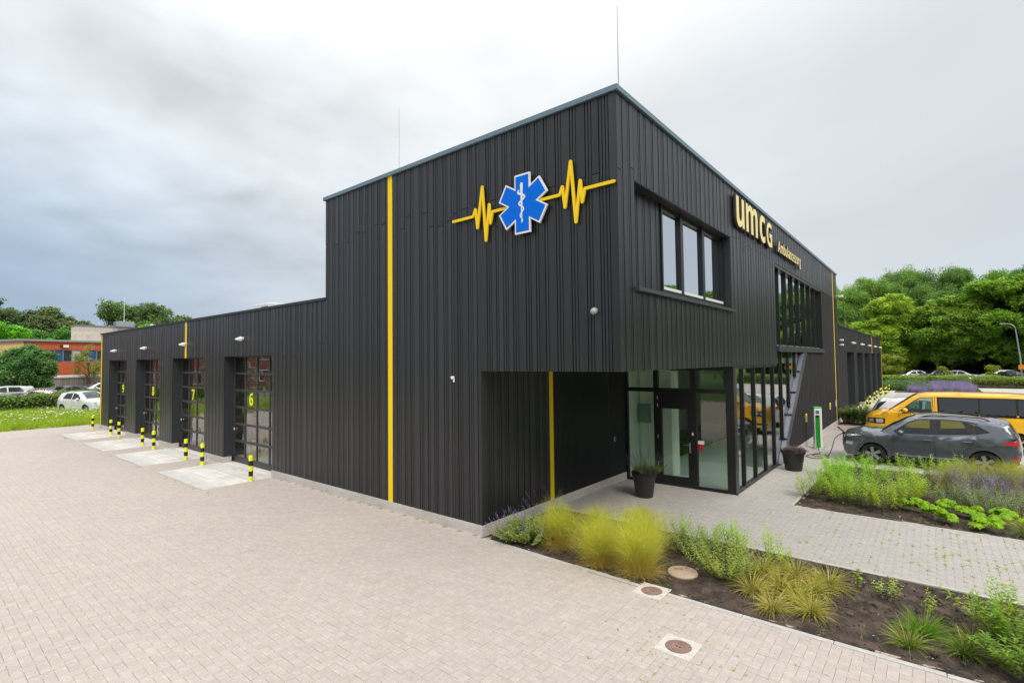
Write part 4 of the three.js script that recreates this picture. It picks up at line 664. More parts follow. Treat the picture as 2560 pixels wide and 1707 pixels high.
cross.patches = [
  { n: 'window_trim', p: strip([[1.36, 1.04], [1.70, 1.335], [1.96, 1.437], [2.5, 1.462], [2.95, 1.44], [3.25, 1.385]], 0.03), m: M.black }, { n: 'pillar', p: [[2.20, 1.02], [2.20, 1.445], [2.33, 1.448], [2.37, 1.03]], m: M.black, o: 0.001 }, { n: 'pillar', p: [[3.08, 1.08], [2.90, 1.43], [3.06, 1.40], [3.24, 1.10]], m: M.black, o: 0.0012 },
  { n: 'door_gap', p: strip([[1.34, 0.98], [1.32, 0.5], [1.42, 0.32]], 0.010), m: M.black, o: 0.002 }, { n: 'door_gap', p: strip([[2.30, 1.0], [2.30, 0.34]], 0.010), m: M.black, o: 0.002 }, { n: 'door_gap', p: strip([[3.20, 1.05], [3.13, 0.86], [2.92, 0.6], [2.86, 0.34]], 0.010), m: M.black, o: 0.002 },
  { n: 'sill_trim', p: strip([[1.48, 0.36], [2.8, 0.375]], 0.03), m: M.alu, o: 0.006 }, { n: 'sill_panel', p: [[1.24, 0.245], [1.22, 0.33], [2.94, 0.345], [2.96, 0.245]], m: M.rubber, o: 0.005 },
  { n: 'headlight', p: [[0.07, 0.79], [0.16, 0.865], [0.55, 0.89], [0.50, 0.855], [0.2, 0.81]], m: lampGlass, o: 0.005 }, { n: 'fog_lamp', p: [[0.10, 0.56], [0.11, 0.66], [0.30, 0.66], [0.28, 0.55]], m: lampGlass, o: 0.005 }, { n: 'side_flash', p: strip([[0.56, 0.60], [0.50, 0.52], [0.44, 0.46]], 0.035), m: M.white, o: 0.012 },
  { n: 'tail_light', p: [[3.66, 0.90], [4.03, 0.99], [4.07, 0.88], [3.98, 0.84]], m: M.red, o: 0.005 }, { n: 'reflector', p: [[3.95, 0.44], [3.95, 0.55], [4.05, 0.55], [4.04, 0.44]], m: M.red, o: 0.006 }, { n: 'bumper_trim', p: [[3.80, 0.26], [3.86, 0.40], [4.06, 0.44], [4.05, 0.33], [3.97, 0.27]], m: M.rubber, o: 0.005 },
];
cross.front3d = [{ n: 'roof_rail', g: (c) => join([-1, 1].map((s) => tube([[2.0 - c, 1.505, s * 0.62], [2.2 - c, 1.555, s * 0.62], [2.9 - c, 1.56, s * 0.615], [3.4 - c, 1.52, s * 0.60], [3.5 - c, 1.47, s * 0.60]], 0.016, 24))), m: M.black }, { n: 'antenna_fin', g: (c) => prism([[0, 0], [0.18, 0], [0.16, 0.07], [0.11, 0.07]], 0.03).translate(3.5 - c, 1.485, -0.015), m: M.black }, { n: 'charge_flap', g: (c) => join([bar([-0.01 - c, 0.82, 0.02], [-0.20 - c, 0.99, 0.0], 0.02, 0.26)]), m: M.black }, { n: 'charge_port', g: (c) => rbox(0.04, 0.16, 0.26, 0.015, -0.01 - c, 0.74, 0.0), m: M.black }, { n: 'wiper', g: (c) => join([bar([1.1 - c, 1.075, 0.55], [1.22 - c, 1.16, -0.05], 0.015, 0.015), bar([1.1 - c, 1.075, -0.1], [1.22 - c, 1.16, -0.6], 0.015, 0.015)]), m: M.black }];
const greyCar = makeCar('electric_crossover', 'dark grey crossover car plugged into the charging post', cross);
greyCar.position.set(1.42 + 2.05, 0, -12.05 - 0.9); greyCar.rotation.y = -0.01;

const vanSpec = {
  L: 5.2, hw: 0.95, belt: 1.24, sill: 0.30, tumble: 0.17, front: 0.85, rear: 0.5, taperF: 0.20, taperR: 0.07, r: 0.335, arch: 0.40, wheels: [0.90, 4.15], dash: 1.05, rows3: true, round: 0.10, category: 'van',
  outline: [[0.10, 0.25], [0.02, 0.40], [0.0, 0.62], [0.03, 0.92], [0.14, 1.08], [0.40, 1.19], [0.72, 1.275, 'w'], [1.10, 1.56, 'w'], [1.44, 1.82, 'w'], [1.58, 1.89], [1.85, 1.945], [2.5, 1.97], [4.0, 1.965], [4.85, 1.92], [5.02, 1.85, 'r'], [5.12, 1.5, 'r'], [5.16, 1.2], [5.19, 0.9], [5.20, 0.5], [5.14, 0.32]],
  windows: [{ p: [[1.16, 1.24], [1.08, 1.33], [1.50, 1.66], [1.66, 1.755], [1.97, 1.79], [1.99, 1.235]] }, { p: [[2.20, 1.22], [2.19, 1.80], [3.23, 1.82], [3.23, 1.22]], m: privacy }, { p: [[3.27, 1.22], [3.27, 1.82], [4.16, 1.81], [4.16, 1.22]], m: privacy }, { p: [[4.22, 1.22], [4.22, 1.81], [4.85, 1.77], [4.92, 1.24]], m: privacy }],
  paint: paint([0.93, 0.50, 0.004], { metalness: 0 }), glass: carGlass, mirror: [1.22, 1.34], handles: [[1.82, 1.06], [2.36, 1.06]], spokes: 5,
};
const vanPatches = [
  { n: 'window_trim', p: [[2.14, 1.19], [2.13, 1.835], [4.2, 1.845], [4.9, 1.80], [4.98, 1.2]], h: [[[2.20, 1.22], [2.19, 1.80], [3.23, 1.82], [3.23, 1.22]], [[3.27, 1.22], [3.27, 1.82], [4.16, 1.81], [4.16, 1.22]], [[4.22, 1.22], [4.22, 1.81], [4.85, 1.77], [4.92, 1.24]]], m: M.rubber, o: 0.002 },
  { n: 'window_trim', p: strip([[1.04, 1.28], [1.5, 1.685], [1.66, 1.78], [2.0, 1.815], [2.02, 1.215], [1.12, 1.222]], 0.025), m: M.rubber, o: 0.003 },
  { n: 'headlight', p: [[0.03, 0.82], [0.06, 0.99], [0.62, 1.0], [0.60, 0.80], [0.3, 0.78]], m: M.black, o: 0.005 }, { n: 'headlight_lens', p: [[0.33, 0.83], [0.33, 0.96], [0.55, 0.97], [0.55, 0.83]], m: lampGlass, o: 0.009 }, { n: 'headlight_lens', p: [[0.10, 0.85], [0.11, 0.95], [0.25, 0.96], [0.25, 0.85]], m: lampGlass, o: 0.009 },
  { n: 'door_gap', p: strip([[1.02, 1.22], [1.02, 0.9], [1.12, 0.45]], 0.010), m: M.black, o: 0.002 }, { n: 'door_gap', p: strip([[2.07, 1.85], [2.07, 0.4]], 0.010), m: M.black, o: 0.002 }, { n: 'door_gap', p: strip([[3.25, 1.2], [3.25, 0.42]], 0.010), m: M.black, o: 0.002 }, { n: 'badge', p: strip([[0.86, 0.90], [0.96, 0.92]], 0.03), m: M.alu, o: 0.003 },
  { n: 'bumper_trim', p: [[0.02, 0.42], [0.02, 0.5], [0.48, 0.5], [0.48, 0.42]], m: M.rubber, o: 0.003 }, { n: 'rub_strip', p: strip([[1.35, 0.62], [3.7, 0.62]], 0.05), m: M.rubber, o: 0.006 },
];
const frontOf = (w, yL, yG) => [{ n: 'grille', g: (c) => rbox(0.05, 0.14, w * 0.9, 0.02, 0.03 - c, yG, 0), m: M.black }, { n: 'headlight', g: (c) => join([-1, 1].map((s) => rbox(0.12, 0.13, 0.3, 0.04, 0.10 - c, yL, s * w * 0.62))), m: lampGlass }, { n: 'number_plate', g: (c) => rbox(0.02, 0.11, 0.5, 0.004, -0.085 - c, yG - 0.22, 0), m: M.signYellow }];
const van = makeCar('passenger_van', 'orange-yellow passenger van parked behind the grey car', { ...vanSpec, patches: vanPatches, front3d: [...frontOf(0.9, 0.90, 0.78)] });
van.position.set(1.68 + 2.6, 0, -16.6 - 0.95);
{ // two emergency vans seen through the garage glass
  const strp = [...vanPatches, { n: 'stripe', p: [[1.0, 0.66], [1.25, 0.98], [4.9, 0.98], [4.9, 0.66]], m: M.blue, o: 0.008 }, { n: 'stripe', p: [[1.4, 0.7], [1.6, 0.94], [1.9, 0.94], [1.7, 0.7]], m: M.white, o: 0.011 }, { n: 'stripe', p: [[2.4, 0.7], [2.6, 0.94], [2.9, 0.94], [2.7, 0.7]], m: M.red, o: 0.011 }];
  const a = makeCar('emergency_van', 'yellow emergency van standing inside behind the second nearest garage door', { ...vanSpec, paint: paint([0.80, 0.58, 0.01], { metalness: 0 }), patches: strp, front3d: frontOf(0.9, 0.90, 0.78), inside: false, glass: privacy });
  a.position.set(-18.0, 0.004, -3.4); a.rotation.y = Math.PI / 2;
  const b = a.clone(); b.name = numbered('emergency_van'); scene.add(b); b.position.set(-22.8, 0.004, -3.4); b.rotation.y = Math.PI / 2; b.userData.label = 'yellow emergency van standing inside behind the second farthest garage door';
}
const hatch = {
  L: 4.0, hw: 0.86, belt: 0.95, sill: 0.24, tumble: 0.34, front: 0.9, rear: 0.7, taperF: 0.22, taperR: 0.11, r: 0.30, arch: 0.35, wheels: [0.80, 3.28], dash: 1.15, round: 0.11,
  outline: [[0.12, 0.22], [0.03, 0.36], [0.0, 0.55], [0.05, 0.74], [0.25, 0.85], [0.7, 0.95], [0.98, 1.0, 'w'], [1.4, 1.27, 'w'], [1.78, 1.43], [2.2, 1.48], [2.9, 1.46], [3.6, 1.38], [3.68, 1.34, 'r'], [3.9, 0.98], [3.98, 0.8], [4.0, 0.5], [3.9, 0.24]],
  windows: [{ p: [[1.35, 0.96], [1.28, 1.03], [1.65, 1.28], [1.95, 1.36], [2.15, 1.38], [2.2, 0.97]] }, { p: [[2.28, 0.975], [2.24, 1.38], [2.9, 1.36], [3.15, 1.05], [3.1, 0.99]] }],
  glass: carGlass, mirror: [1.45, 1.0], handles: [[2.05, 0.83], [3.0, 0.84]], spokes: 5,
  patches: [{ n: 'window_trim', p: strip([[1.3, 1.0], [1.65, 1.305], [2.15, 1.405], [2.9, 1.385], [3.2, 1.05]], 0.025), m: M.black, o: 0.002 }, { n: 'door_gap', p: strip([[2.23, 0.96], [2.23, 0.34]], 0.010), m: M.black, o: 0.002 }, { n: 'tail_light', p: [[3.6, 0.86], [3.78, 1.0], [3.9, 0.95], [3.92, 0.8]], m: M.red, o: 0.005 }],
};
const sedan = {
  ...hatch, L: 4.5, hw: 0.89, wheels: [0.86, 3.55], r: 0.31, arch: 0.36, dash: 1.3,
  outline: [[0.12, 0.22], [0.03, 0.36], [0.0, 0.55], [0.05, 0.72], [0.3, 0.82], [0.85, 0.92], [1.2, 0.97, 'w'], [1.65, 1.24, 'w'], [1.98, 1.38], [2.4, 1.43], [2.9, 1.41], [3.3, 1.32, 'r'], [3.75, 1.06], [4.1, 1.02], [4.42, 0.98], [4.5, 0.75], [4.48, 0.45], [4.38, 0.25]],
  windows: [{ p: [[1.55, 0.95], [1.5, 1.02], [1.85, 1.24], [2.15, 1.32], [2.35, 1.34], [2.4, 0.955]] }, { p: [[2.48, 0.955], [2.44, 1.335], [2.95, 1.31], [3.35, 1.1], [3.4, 0.98]] }],
  mirror: [1.65, 0.98], handles: [[2.25, 0.82], [3.2, 0.83]],
  patches: [{ n: 'window_trim', p: strip([[1.5, 0.99], [1.85, 1.265], [2.35, 1.365], [2.95, 1.335], [3.42, 1.06]], 0.025), m: M.black, o: 0.002 }, { n: 'door_gap', p: strip([[2.43, 0.95], [2.43, 0.34]], 0.010), m: M.black, o: 0.002 }, { n: 'tail_light', p: [[4.2, 0.78], [4.2, 0.94], [4.46, 0.92], [4.47, 0.78]], m: M.red, o: 0.005 }],
};
const silver = paint([0.48, 0.50, 0.53], { metalness: 0.6 }), whiteP = paint([0.74, 0.76, 0.80], { metalness: 0 }), anth = paint([0.05, 0.055, 0.065]), blackP = paint([0.015, 0.016, 0.02]);
const w0 = makeCar('parked_car', 'white hatchback parked hidden behind the orange van, tail to the building', { ...hatch, hw: 0.88, paint: whiteP, patches: [...hatch.patches, { n: 'tailgate', p: [[3.42, 1.36], [3.70, 1.30], [3.97, 0.85], [3.80, 0.85], [3.72, 1.05]], m: M.black, o: 0.004 }] });
w0.scale.set(1, 1.06, 1); w0.position.set(1.62 + 2.0, 0, -19.5 - 0.88); w0.rotation.y = Math.PI;
const carA = makeCar('parked_car', 'white hatchback facing the meadow, cut off by the corner of the black building', { ...hatch, paint: whiteP, front3d: frontOf(0.84, 0.74, 0.56) });
carA.position.set(-43.4, -0.02, -1.95); carA.rotation.y = Math.PI + 0.35;
const carB = makeCar('parked_car', 'dark grey saloon behind the hedge at far left', { ...sedan, paint: anth, front3d: frontOf(0.86, 0.72, 0.55) });
carB.position.set(-54.5, -0.02, -1.5); carB.rotation.y = -Math.PI / 2 - 0.35;
function copyCar(src, p, turn, label, m) { const c = src.clone(); c.name = numbered('parked_car'); scene.add(c); c.position.set(...p); c.rotation.y = turn; c.userData.label = label; c.traverse((q) => { if (q.isMesh && (q.name === 'body' || q.name === 'mirror' || q.name === 'door_handle') && m) q.material = m; }); return c; }
copyCar(carA, [-60.5, -0.02, 0.55], Math.PI / 2 + 0.1, 'silver estate-like car at the left edge behind the hedge', silver).scale.set(1.12, 1.08, 1);
copyCar(carB, [-61, -0.02, -4.4], -Math.PI / 2 - 0.3, 'black saloon with a pale windscreen beside the beige trailer', blackP);
copyCar(carA, [-66.5, -0.02, -7.4], Math.PI / 2 - 0.2, 'white hatchback before the grey wooden shed', whiteP);
copyCar(carA, [-70.5, -0.02, -9.4], Math.PI / 2, 'white car partly hidden at the corner of the black building', whiteP).scale.set(1.1, 1.3, 1.1);
// far row under the right-hand trees
copyCar(carB, [1.5, -0.01, -82], 2.6, 'silver car, leftmost of the row beyond the right hedge', silver);
copyCar(carA, [3.9, -0.01, -82.2], 2.5, 'second car from the left beyond the right hedge, pale windscreen', anth);
copyCar(carB, [6.5, -0.01, -82], 0.15, 'silver saloon seen side-on, third beyond the right hedge', silver);
copyCar(carA, [10.2, -0.01, -82.4], 2.7, 'white hatchback, fourth beyond the right hedge', whiteP);
copyCar(carB, [11.6, -0.01, -80.6], 0.3, 'dark car beside the lamp post beyond the right hedge', blackP);
copyCar(carA, [13.9, -0.01, -14.3], 0.1, 'grey hatchback out of view in the car park, mirrored in the glass', anth);
{ const o = thing('trailer', 'low beige trailer box standing behind the cars at left', 'trailer', [-64.5, 0, -3.4], Math.PI / 2 + 0.25); part(o, 'box', rbox(4.6, 0.62, 1.7, 0.03, 0, 0.82, 0), std([0.55, 0.42, 0.32])); part(o, 'cover', rbox(4.65, 0.06, 1.75, 0.02, 0, 1.15, 0), M.asphalt); part(o, 'chassis', box(-2.2, 2.2, 0.42, 0.5, -0.7, 0.7), M.black); for (const x of [-0.5, 0.4]) for (const s of [-1, 1]) part(o, 'wheel', cyl(0.3, 0.3, 0.18, 0, 0, 0, 20).rotateX(Math.PI / 2).translate(x, 0.3, s * 0.78), M.rubber); }

// ------------------------------------------------------------------ foliage
class Leaves {                                           // collects leaves, blades and stems with their own colours
  constructor() { this.p = []; this.c = []; this.i = []; }
  v(x, y, z, c) { this.p.push(x, y, z); this.c.push(c[0], c[1], c[2]); return this.p.length / 3 - 1; }
  leaf(b, d, n, L, W, c, droop = 0.1) {                  // folded two-triangle leaf
    const s = new THREE.Vector3().crossVectors(d, n).normalize(), k = 0.42;
    const m = b.clone().addScaledVector(d, L * k), t = b.clone().addScaledVector(d, L); t.y -= L * droop;
    const up = n.clone().multiplyScalar(W * 0.18), a = this.v(b.x, b.y, b.z, c), q = m.clone().addScaledVector(s, W / 2).add(up), r = m.clone().addScaledVector(s, -W / 2).add(up);
    const e = this.v(q.x, q.y, q.z, c), f = this.v(r.x, r.y, r.z, c), g = this.v(t.x, t.y, t.z, c); this.i.push(a, e, f, e, g, f);
  }
  blade(b, d, L, W, bend, c0, c1, seg = 4, side) {       // curved tapering ribbon
    const s = side ?? new THREE.Vector3(rr(-1, 1), rr(-0.2, 0.2), rr(-1, 1)).cross(d).normalize(), p = b.clone(), v = d.clone(), h = new THREE.Vector3(d.x, 0, d.z).normalize(); let la, lb;
    for (let k = 0; k <= seg; k++) {
      const t = k / seg, w = W * (1 - t * 0.9) / 2, c = [lerp(c0[0], c1[0], t), lerp(c0[1], c1[1], t), lerp(c0[2], c1[2], t)];
      const a = this.v(p.x + s.x * w, p.y + s.y * w, p.z + s.z * w, c), e = this.v(p.x - s.x * w, p.y - s.y * w, p.z - s.z * w, c);
      if (k) this.i.push(la, a, lb, a, e, lb); la = a; lb = e;
      p.addScaledVector(v, L / seg); v.y -= bend / seg; v.addScaledVector(h, bend * 0.35 / seg); v.normalize();
    }
    return p;
  }
  geo() { const g = new THREE.BufferGeometry(); g.setAttribute('position', new THREE.Float32BufferAttribute(this.p, 3)); g.setAttribute('color', new THREE.Float32BufferAttribute(this.c, 3)); g.setIndex(this.i); g.computeVertexNormals(); return g; }
}
const vary = (c, k = 0.25) => { if (c[1] > c[0] * 1.45 && c[1] > c[2] * 1.6) c = [lerp(c[0], c[1], 0.13), c[1] * 0.84, c[2] * 0.7]; const f = rr(1 - k, 1 + k) * 1.6, y = rr(-0.12, 0.12); return [Math.min(0.85, c[0] * f * (1 + y)), Math.min(0.85, c[1] * f), c[2] * f * (1 - y)]; };
const dirOf = (az, el) => new THREE.Vector3(Math.cos(az) * Math.cos(el), Math.sin(el), Math.sin(az) * Math.cos(el));
const rdir = () => { const z = rr(-1, 1), a = rr(0, 6.283), q = Math.sqrt(1 - z * z); return new THREE.Vector3(q * Math.cos(a), z, q * Math.sin(a)); };

function featherGrass(p, h, label, spread = 0.3, tint = 1) {
  const o = thing('feather_grass', label, 'ornamental grass', p, rr(0, 6), null), a = new Leaves(), b = new Leaves();
  const bunch = Array.from({ length: 26 }, () => { const az = rr(0, 6.283), q = Math.sqrt(rnd()); return { x: Math.cos(az) * 0.19 * q * h, z: Math.sin(az) * 0.17 * q * h, ax: rr(-0.26, 0.36) * (0.4 + q), az: rr(-0.3, 0.3) * (0.4 + q), s: rr(0.66, 1.1) }; });
  const from = (u) => { const q = rdir().multiplyScalar(0.24); return new THREE.Vector3(u.ax + q.x, 1, u.az + q.z).normalize(); };
  for (let k = 0; k < 2100; k++) { const u = bunch[k % 26], rad = rr(0, 0.08), t = rr(0, 6.283), pale = rnd() < 0.16; a.blade(new THREE.Vector3(u.x + Math.cos(t) * rad, 0, u.z + Math.sin(t) * rad), from(u), h * u.s * rr(0.7, 1.1), 0.0044, rr(0.2, 1.5), vary(pale ? [0.42, 0.32, 0.12] : [0.36, 0.29, 0.05]), vary(pale ? [0.58, 0.5, 0.22] : [0.42 * tint, 0.46 * tint, 0.03]), 5); }
  for (let k = 0; k < 1500; k++) { const u = bunch[k % 26], v = from(u), L = h * u.s, q = new THREE.Vector3(u.x, 0, u.z).addScaledVector(v, L * rr(0.4, 0.9)); q.x += rr(-0.03, 0.06); b.blade(q, v.clone().add(new THREE.Vector3(rr(-0.5, 0.8), rr(-0.2, 0.4), rr(-0.5, 0.5))).normalize(), L * rr(0.25, 0.5), 0.0034, rr(0.6, 2.2), vary([0.46 * tint, 0.48 * tint, 0.04]), vary([0.62 * tint, 0.63 * tint, 0.13]), 4); }
  const c = new Leaves(); for (let k = 0; k < 800; k++) { const az = rr(0, 6.283), q = rr(0.05, 0.22) * h; c.blade(new THREE.Vector3(Math.cos(az) * q, 0.0, Math.sin(az) * q), dirOf(az + rr(-0.6, 0.6), rr(0.35, 1.3)), h * rr(0.28, 0.58), 0.0046, rr(0.5, 1.8), vary([0.36, 0.25, 0.08]), vary(rnd() < 0.5 ? [0.46, 0.36, 0.13] : [0.38, 0.36, 0.05]), 5); }
  part(o, 'blades', a.geo(), grassMat); part(o, 'plume', b.geo(), grassMat); part(o, 'dry_blades', c.geo(), grassMat); return o;
}
function tuft(name, p, label, cat, { n = 240, h = 0.35, w = 0.009, c0 = [0.10, 0.17, 0.02], c1 = [0.36, 0.36, 0.05], dry = 0.12, bend = 1.5, el = [0.5, 1.45], group, rad = 0.06 } = {}) {
  const o = thing(name, label, cat, p, rr(0, 6), group), a = new Leaves();
  for (let k = 0; k < n; k++) { const az = rr(0, 6.283), d = rnd() < dry, q = rr(0, rad); a.blade(new THREE.Vector3(Math.cos(az) * q, -0.01, Math.sin(az) * q), dirOf(az, rr(...el)), h * rr(0.65, 1.25), w * rr(0.7, 1.2), bend * rr(0.5, 1.3), vary(d ? [0.34, 0.24, 0.10] : c0), vary(d ? [0.55, 0.40, 0.18] : c1), 5); }
  part(o, 'blades', a.geo(), leafMat); return o;
}
// a bush of upright leafy stems; flower = colour of the spikes on top
function stemPlant(name, p, label, cat, { stems = 40, h = 0.5, spread = 0.22, lean = 0.35, per = 26, L = 0.06, W = 0.014, c = [0.10, 0.26, 0.03], young = null, up = 0.7, flower = null, fl = 0.12, group, base = 0.08, stemC = [0.12, 0.10, 0.03], plume = 0 } = {}) {
  const o = thing(name, label, cat, p, rr(0, 6), group), a = new Leaves(), s = new Leaves(), f = new Leaves();
  for (let k = 0; k < stems; k++) {
    const az = rr(0, 6.283), e = Math.sqrt(rnd()), b = new THREE.Vector3(Math.cos(az) * spread * 0.45 * e, 0, Math.sin(az) * spread * 0.45 * e), hh = h * rr(0.7, 1.1) * (1 - 0.2 * e), d = dirOf(az, 1.5 - lean * e * rr(0.6, 1.2)).normalize();
    const end = s.blade(b, d.clone(), hh, 0.008, lean * 0.25 * e, stemC, vary(c), 4), kc = vary(c, 0.2);
    for (let j = 0; j < per; j++) {
      const t = base + (1 - base) * (j + rnd()) / per, q = b.clone().lerp(end, t), la = j * 2.4 + rr(-0.4, 0.4), ld = dirOf(la, rr(0.1, up)), cc = young && t > 0.78 ? vary(young, 0.2) : vary(kc, 0.25), sc = 0.55 + 0.75 * Math.sin(Math.min(1, t * 1.15) * 2.6);
      a.leaf(q, ld, new THREE.Vector3(-ld.x * 0.5, 1, -ld.z * 0.5).normalize(), L * sc * rr(0.7, 1.2), W * sc, cc, rr(0.0, 0.35));
    }
    if (flower && rnd() < 0.6) { const fd = d.clone().add(new THREE.Vector3(rr(-0.3, 0.3), 0.1, rr(-0.3, 0.3))).normalize(), e2 = s.blade(end, fd, fl * 1.3, 0.004, 0.1, vary(c), [0.1, 0.1, 0.1], 2); for (let j = 0; j < 16; j++) { const q = end.clone().lerp(e2, 0.2 + 0.8 * j / 16); const ld = rdir(); f.leaf(q, ld, rdir(), 0.017, 0.012, vary(flower, 0.3), 0); } }
    if (plume) for (let j = 0; j < plume; j++) { const ld = rdir(); f.leaf(end.clone().addScaledVector(rdir(), 0.03), ld, rdir(), 0.02, 0.012, vary(flower ?? young ?? c, 0.2), 0); }
  }
  part(o, 'stems', s.geo(), leafMat); part(o, 'foliage', a.geo(), leafMat); if (f.i.length) part(o, 'flowers', f.geo(), leafMat); return o;
}
function rosette(p, label, { r = 0.22, n = 260, c = [0.17, 0.42, 0.015], h = 0.16, L = 0.055, group } = {}) {   // mound of round lobed leaves
  const o = thing('lime_perennial', label, 'plant', p, rr(0, 6), group), a = new Leaves();
  const heads = Array.from({ length: 9 }, () => { const az = rr(0, 6.283), e = Math.sqrt(rnd()); return [Math.cos(az) * r * e * 0.8, h * rr(0.55, 1.1) * (1 - e * 0.3), Math.sin(az) * r * e * 0.8, r * rr(0.24, 0.42)]; });
  for (let k = 0; k < n * 2; k++) { const u = heads[k % 9], dd = rdir(); dd.y = Math.abs(dd.y) * 0.9 - 0.15; const q = new THREE.Vector3(u[0] + dd.x * u[3], Math.max(0.01, u[1] + dd.y * u[3] * 0.6), u[2] + dd.z * u[3]), nn = new THREE.Vector3(dd.x, 0.9, dd.z).add(rdir().multiplyScalar(0.5)).normalize(), cc = vary(c, 0.3), t = rdir().cross(nn).normalize(), sz = L * rr(0.4, 0.75);
    for (let j = 0; j < 4; j++) a.leaf(q, t.clone().applyAxisAngle(nn, j * 1.57), nn, sz, sz * 0.9, cc, 0.1); }
  part(o, 'foliage', a.geo(), leafMat); return o;
}
// near bed, from the building corner to the right
stemPlant('catmint', [-2.15, 0, -0.40], 'blue-flowered catmint spreading at the building corner', 'flowering plant', { stems: 190, h: 0.36, spread: 0.85, lean: 0.85, per: 20, L: 0.05, W: 0.034, c: [0.115, 0.235, 0.075], flower: [0.20, 0.175, 0.30], fl: 0.10, up: 0.6, base: 0.2 });
stemPlant('catmint', [-2.35, 0, -1.35], 'taller thin catmint with blue spikes against the porch wall', 'flowering plant', { stems: 16, h: 0.46, spread: 0.6, lean: 0.7, per: 12, L: 0.035, W: 0.018, c: [0.06, 0.13, 0.05], flower: [0.20, 0.17, 0.36], fl: 0.12 });
featherGrass([-1.46, 0, -0.42], 0.76, 'yellow feather grass clump right of the catmint, leftmost of three in front');
featherGrass([-0.52, 0, -0.18], 0.86, 'yellow feather grass clump in the middle of the three in front');
featherGrass([0.14, 0, -0.20], 0.92, 'yellow feather grass clump leaning over the round stone lid', 0.34);
featherGrass([-1.02, 0, -0.95], 0.66, 'smaller feather grass behind, between the left and middle clumps', 0.25, 0.85);
featherGrass([-0.15, 0, -0.95], 0.80, 'feather grass behind, between the middle and right clumps', 0.28, 0.92);
featherGrass([-0.55, 0, -1.9], 0.5, 'low feather grass clump by the porch paving at the back of the near bed', 0.24, 0.8);
stemPlant('leafy_shrub', [0.42, 0, -1.55], 'grey-green fine-leaved bush behind the stone lid', 'shrub', { stems: 70, h: 0.50, spread: 0.5, lean: 0.7, per: 24, L: 0.055, W: 0.011, c: [0.115, 0.185, 0.06] });
stemPlant('tall_perennial', [0.10, 0, -1.75], 'upright bright green shoots at the path edge behind the feather grass', 'plant', { stems: 7, h: 0.62, spread: 0.3, lean: 0.2, per: 44, L: 0.09, W: 0.02, c: [0.10, 0.30, 0.02], young: [0.16, 0.42, 0.03] });
stemPlant('tall_perennial', [0.72, 0, -1.95], 'dark green leafy shoots right behind the bare patch with the lid', 'plant', { stems: 10, h: 0.42, spread: 0.36, lean: 0.3, per: 36, L: 0.10, W: 0.02, c: [0.09, 0.28, 0.03], young: [0.15, 0.38, 0.04] });
stemPlant('leafy_shrub', [1.20, 0, -0.98], 'large light green fine-leaved bush right of the stone lid', 'shrub', { stems: 120, h: 0.60, spread: 0.6, lean: 0.8, per: 26, L: 0.058, W: 0.012, c: [0.14, 0.225, 0.05] });
stemPlant('tall_perennial', [1.12, 0, -1.75], 'broad-topped bright green shoots behind the large light bush', 'plant', { stems: 12, h: 0.58, spread: 0.24, lean: 0.12, per: 50, L: 0.10, W: 0.016, c: [0.10, 0.32, 0.02], young: [0.16, 0.45, 0.03] });
stemPlant('tall_perennial', [1.62, 0, -1.78], 'single tall spire of bright green leaves at the path edge', 'plant', { stems: 3, h: 0.66, spread: 0.08, lean: 0.06, per: 70, L: 0.075, W: 0.016, c: [0.13, 0.36, 0.02] });
stemPlant('tall_perennial', [1.80, 0, -1.82], 'shorter bright green shoots beside the tall spire', 'plant', { stems: 6, h: 0.42, spread: 0.2, lean: 0.25, per: 40, L: 0.08, W: 0.016, c: [0.13, 0.36, 0.02] });
const sedgeSpots = [[1.66, -0.62, 0.36, 'leftmost sedge, just right of the large light bush'], [2.0, -0.22, 0.30, 'sedge nearest the kerb, left of the two in front'], [2.42, -0.42, 0.32, 'sedge nearest the kerb, right of the two in front'], [1.95, -0.95, 0.36, 'sedge behind the two front sedges, to the left'], [2.35, -1.05, 0.36, 'rightmost rear sedge by the bare earth'], [2.05, -1.48, 0.40, 'sedge at the path edge behind the group'], [1.62, -1.35, 0.38, 'sedge below the tall green spire'], [2.48, -1.40, 0.40, 'upright sedge at the path edge, last before the bare earth'], [2.22, -0.70, 0.30, 'sedge in the middle of the variegated group']];
for (const [x, z, h, w] of sedgeSpots) tuft('variegated_sedge', [x, 0, z], `yellow-green striped ${w}`, 'sedge', { n: 300, h, w: 0.010, c0: [0.15, 0.18, 0.02], c1: [0.46, 0.42, 0.06], dry: 0.22, bend: 1.7, group: 'striped sedges of the near bed', rad: 0.09 });
tuft('grass_tuft', [3.42, 0, -0.24], 'pale green grass tuft on bare earth, with long upright blades', 'grass tuft', { n: 200, h: 0.30, w: 0.009, c0: [0.08, 0.17, 0.02], c1: [0.26, 0.34, 0.04], dry: 0.06, bend: 1.1 });
tuft('grass_tuft', [3.55, 0, -0.62], 'bright green grass tuft behind the pale one', 'grass tuft', { n: 220, h: 0.32, w: 0.012, c0: [0.05, 0.18, 0.01], c1: [0.13, 0.36, 0.02], dry: 0, bend: 0.9 });
tuft('grass_tuft', [3.90, 0, -0.42], 'round dark green grass tuft right on the bare earth', 'grass tuft', { n: 300, h: 0.27, w: 0.009, c0: [0.05, 0.14, 0.015], c1: [0.15, 0.28, 0.03], dry: 0.05, bend: 1.3 });
tuft('grass_tuft', [3.98, 0, -0.85], 'yellowish grass tuft behind the round dark one', 'grass tuft', { n: 160, h: 0.22, w: 0.008, c0: [0.10, 0.16, 0.02], c1: [0.28, 0.30, 0.06], dry: 0.2, bend: 1.2 });
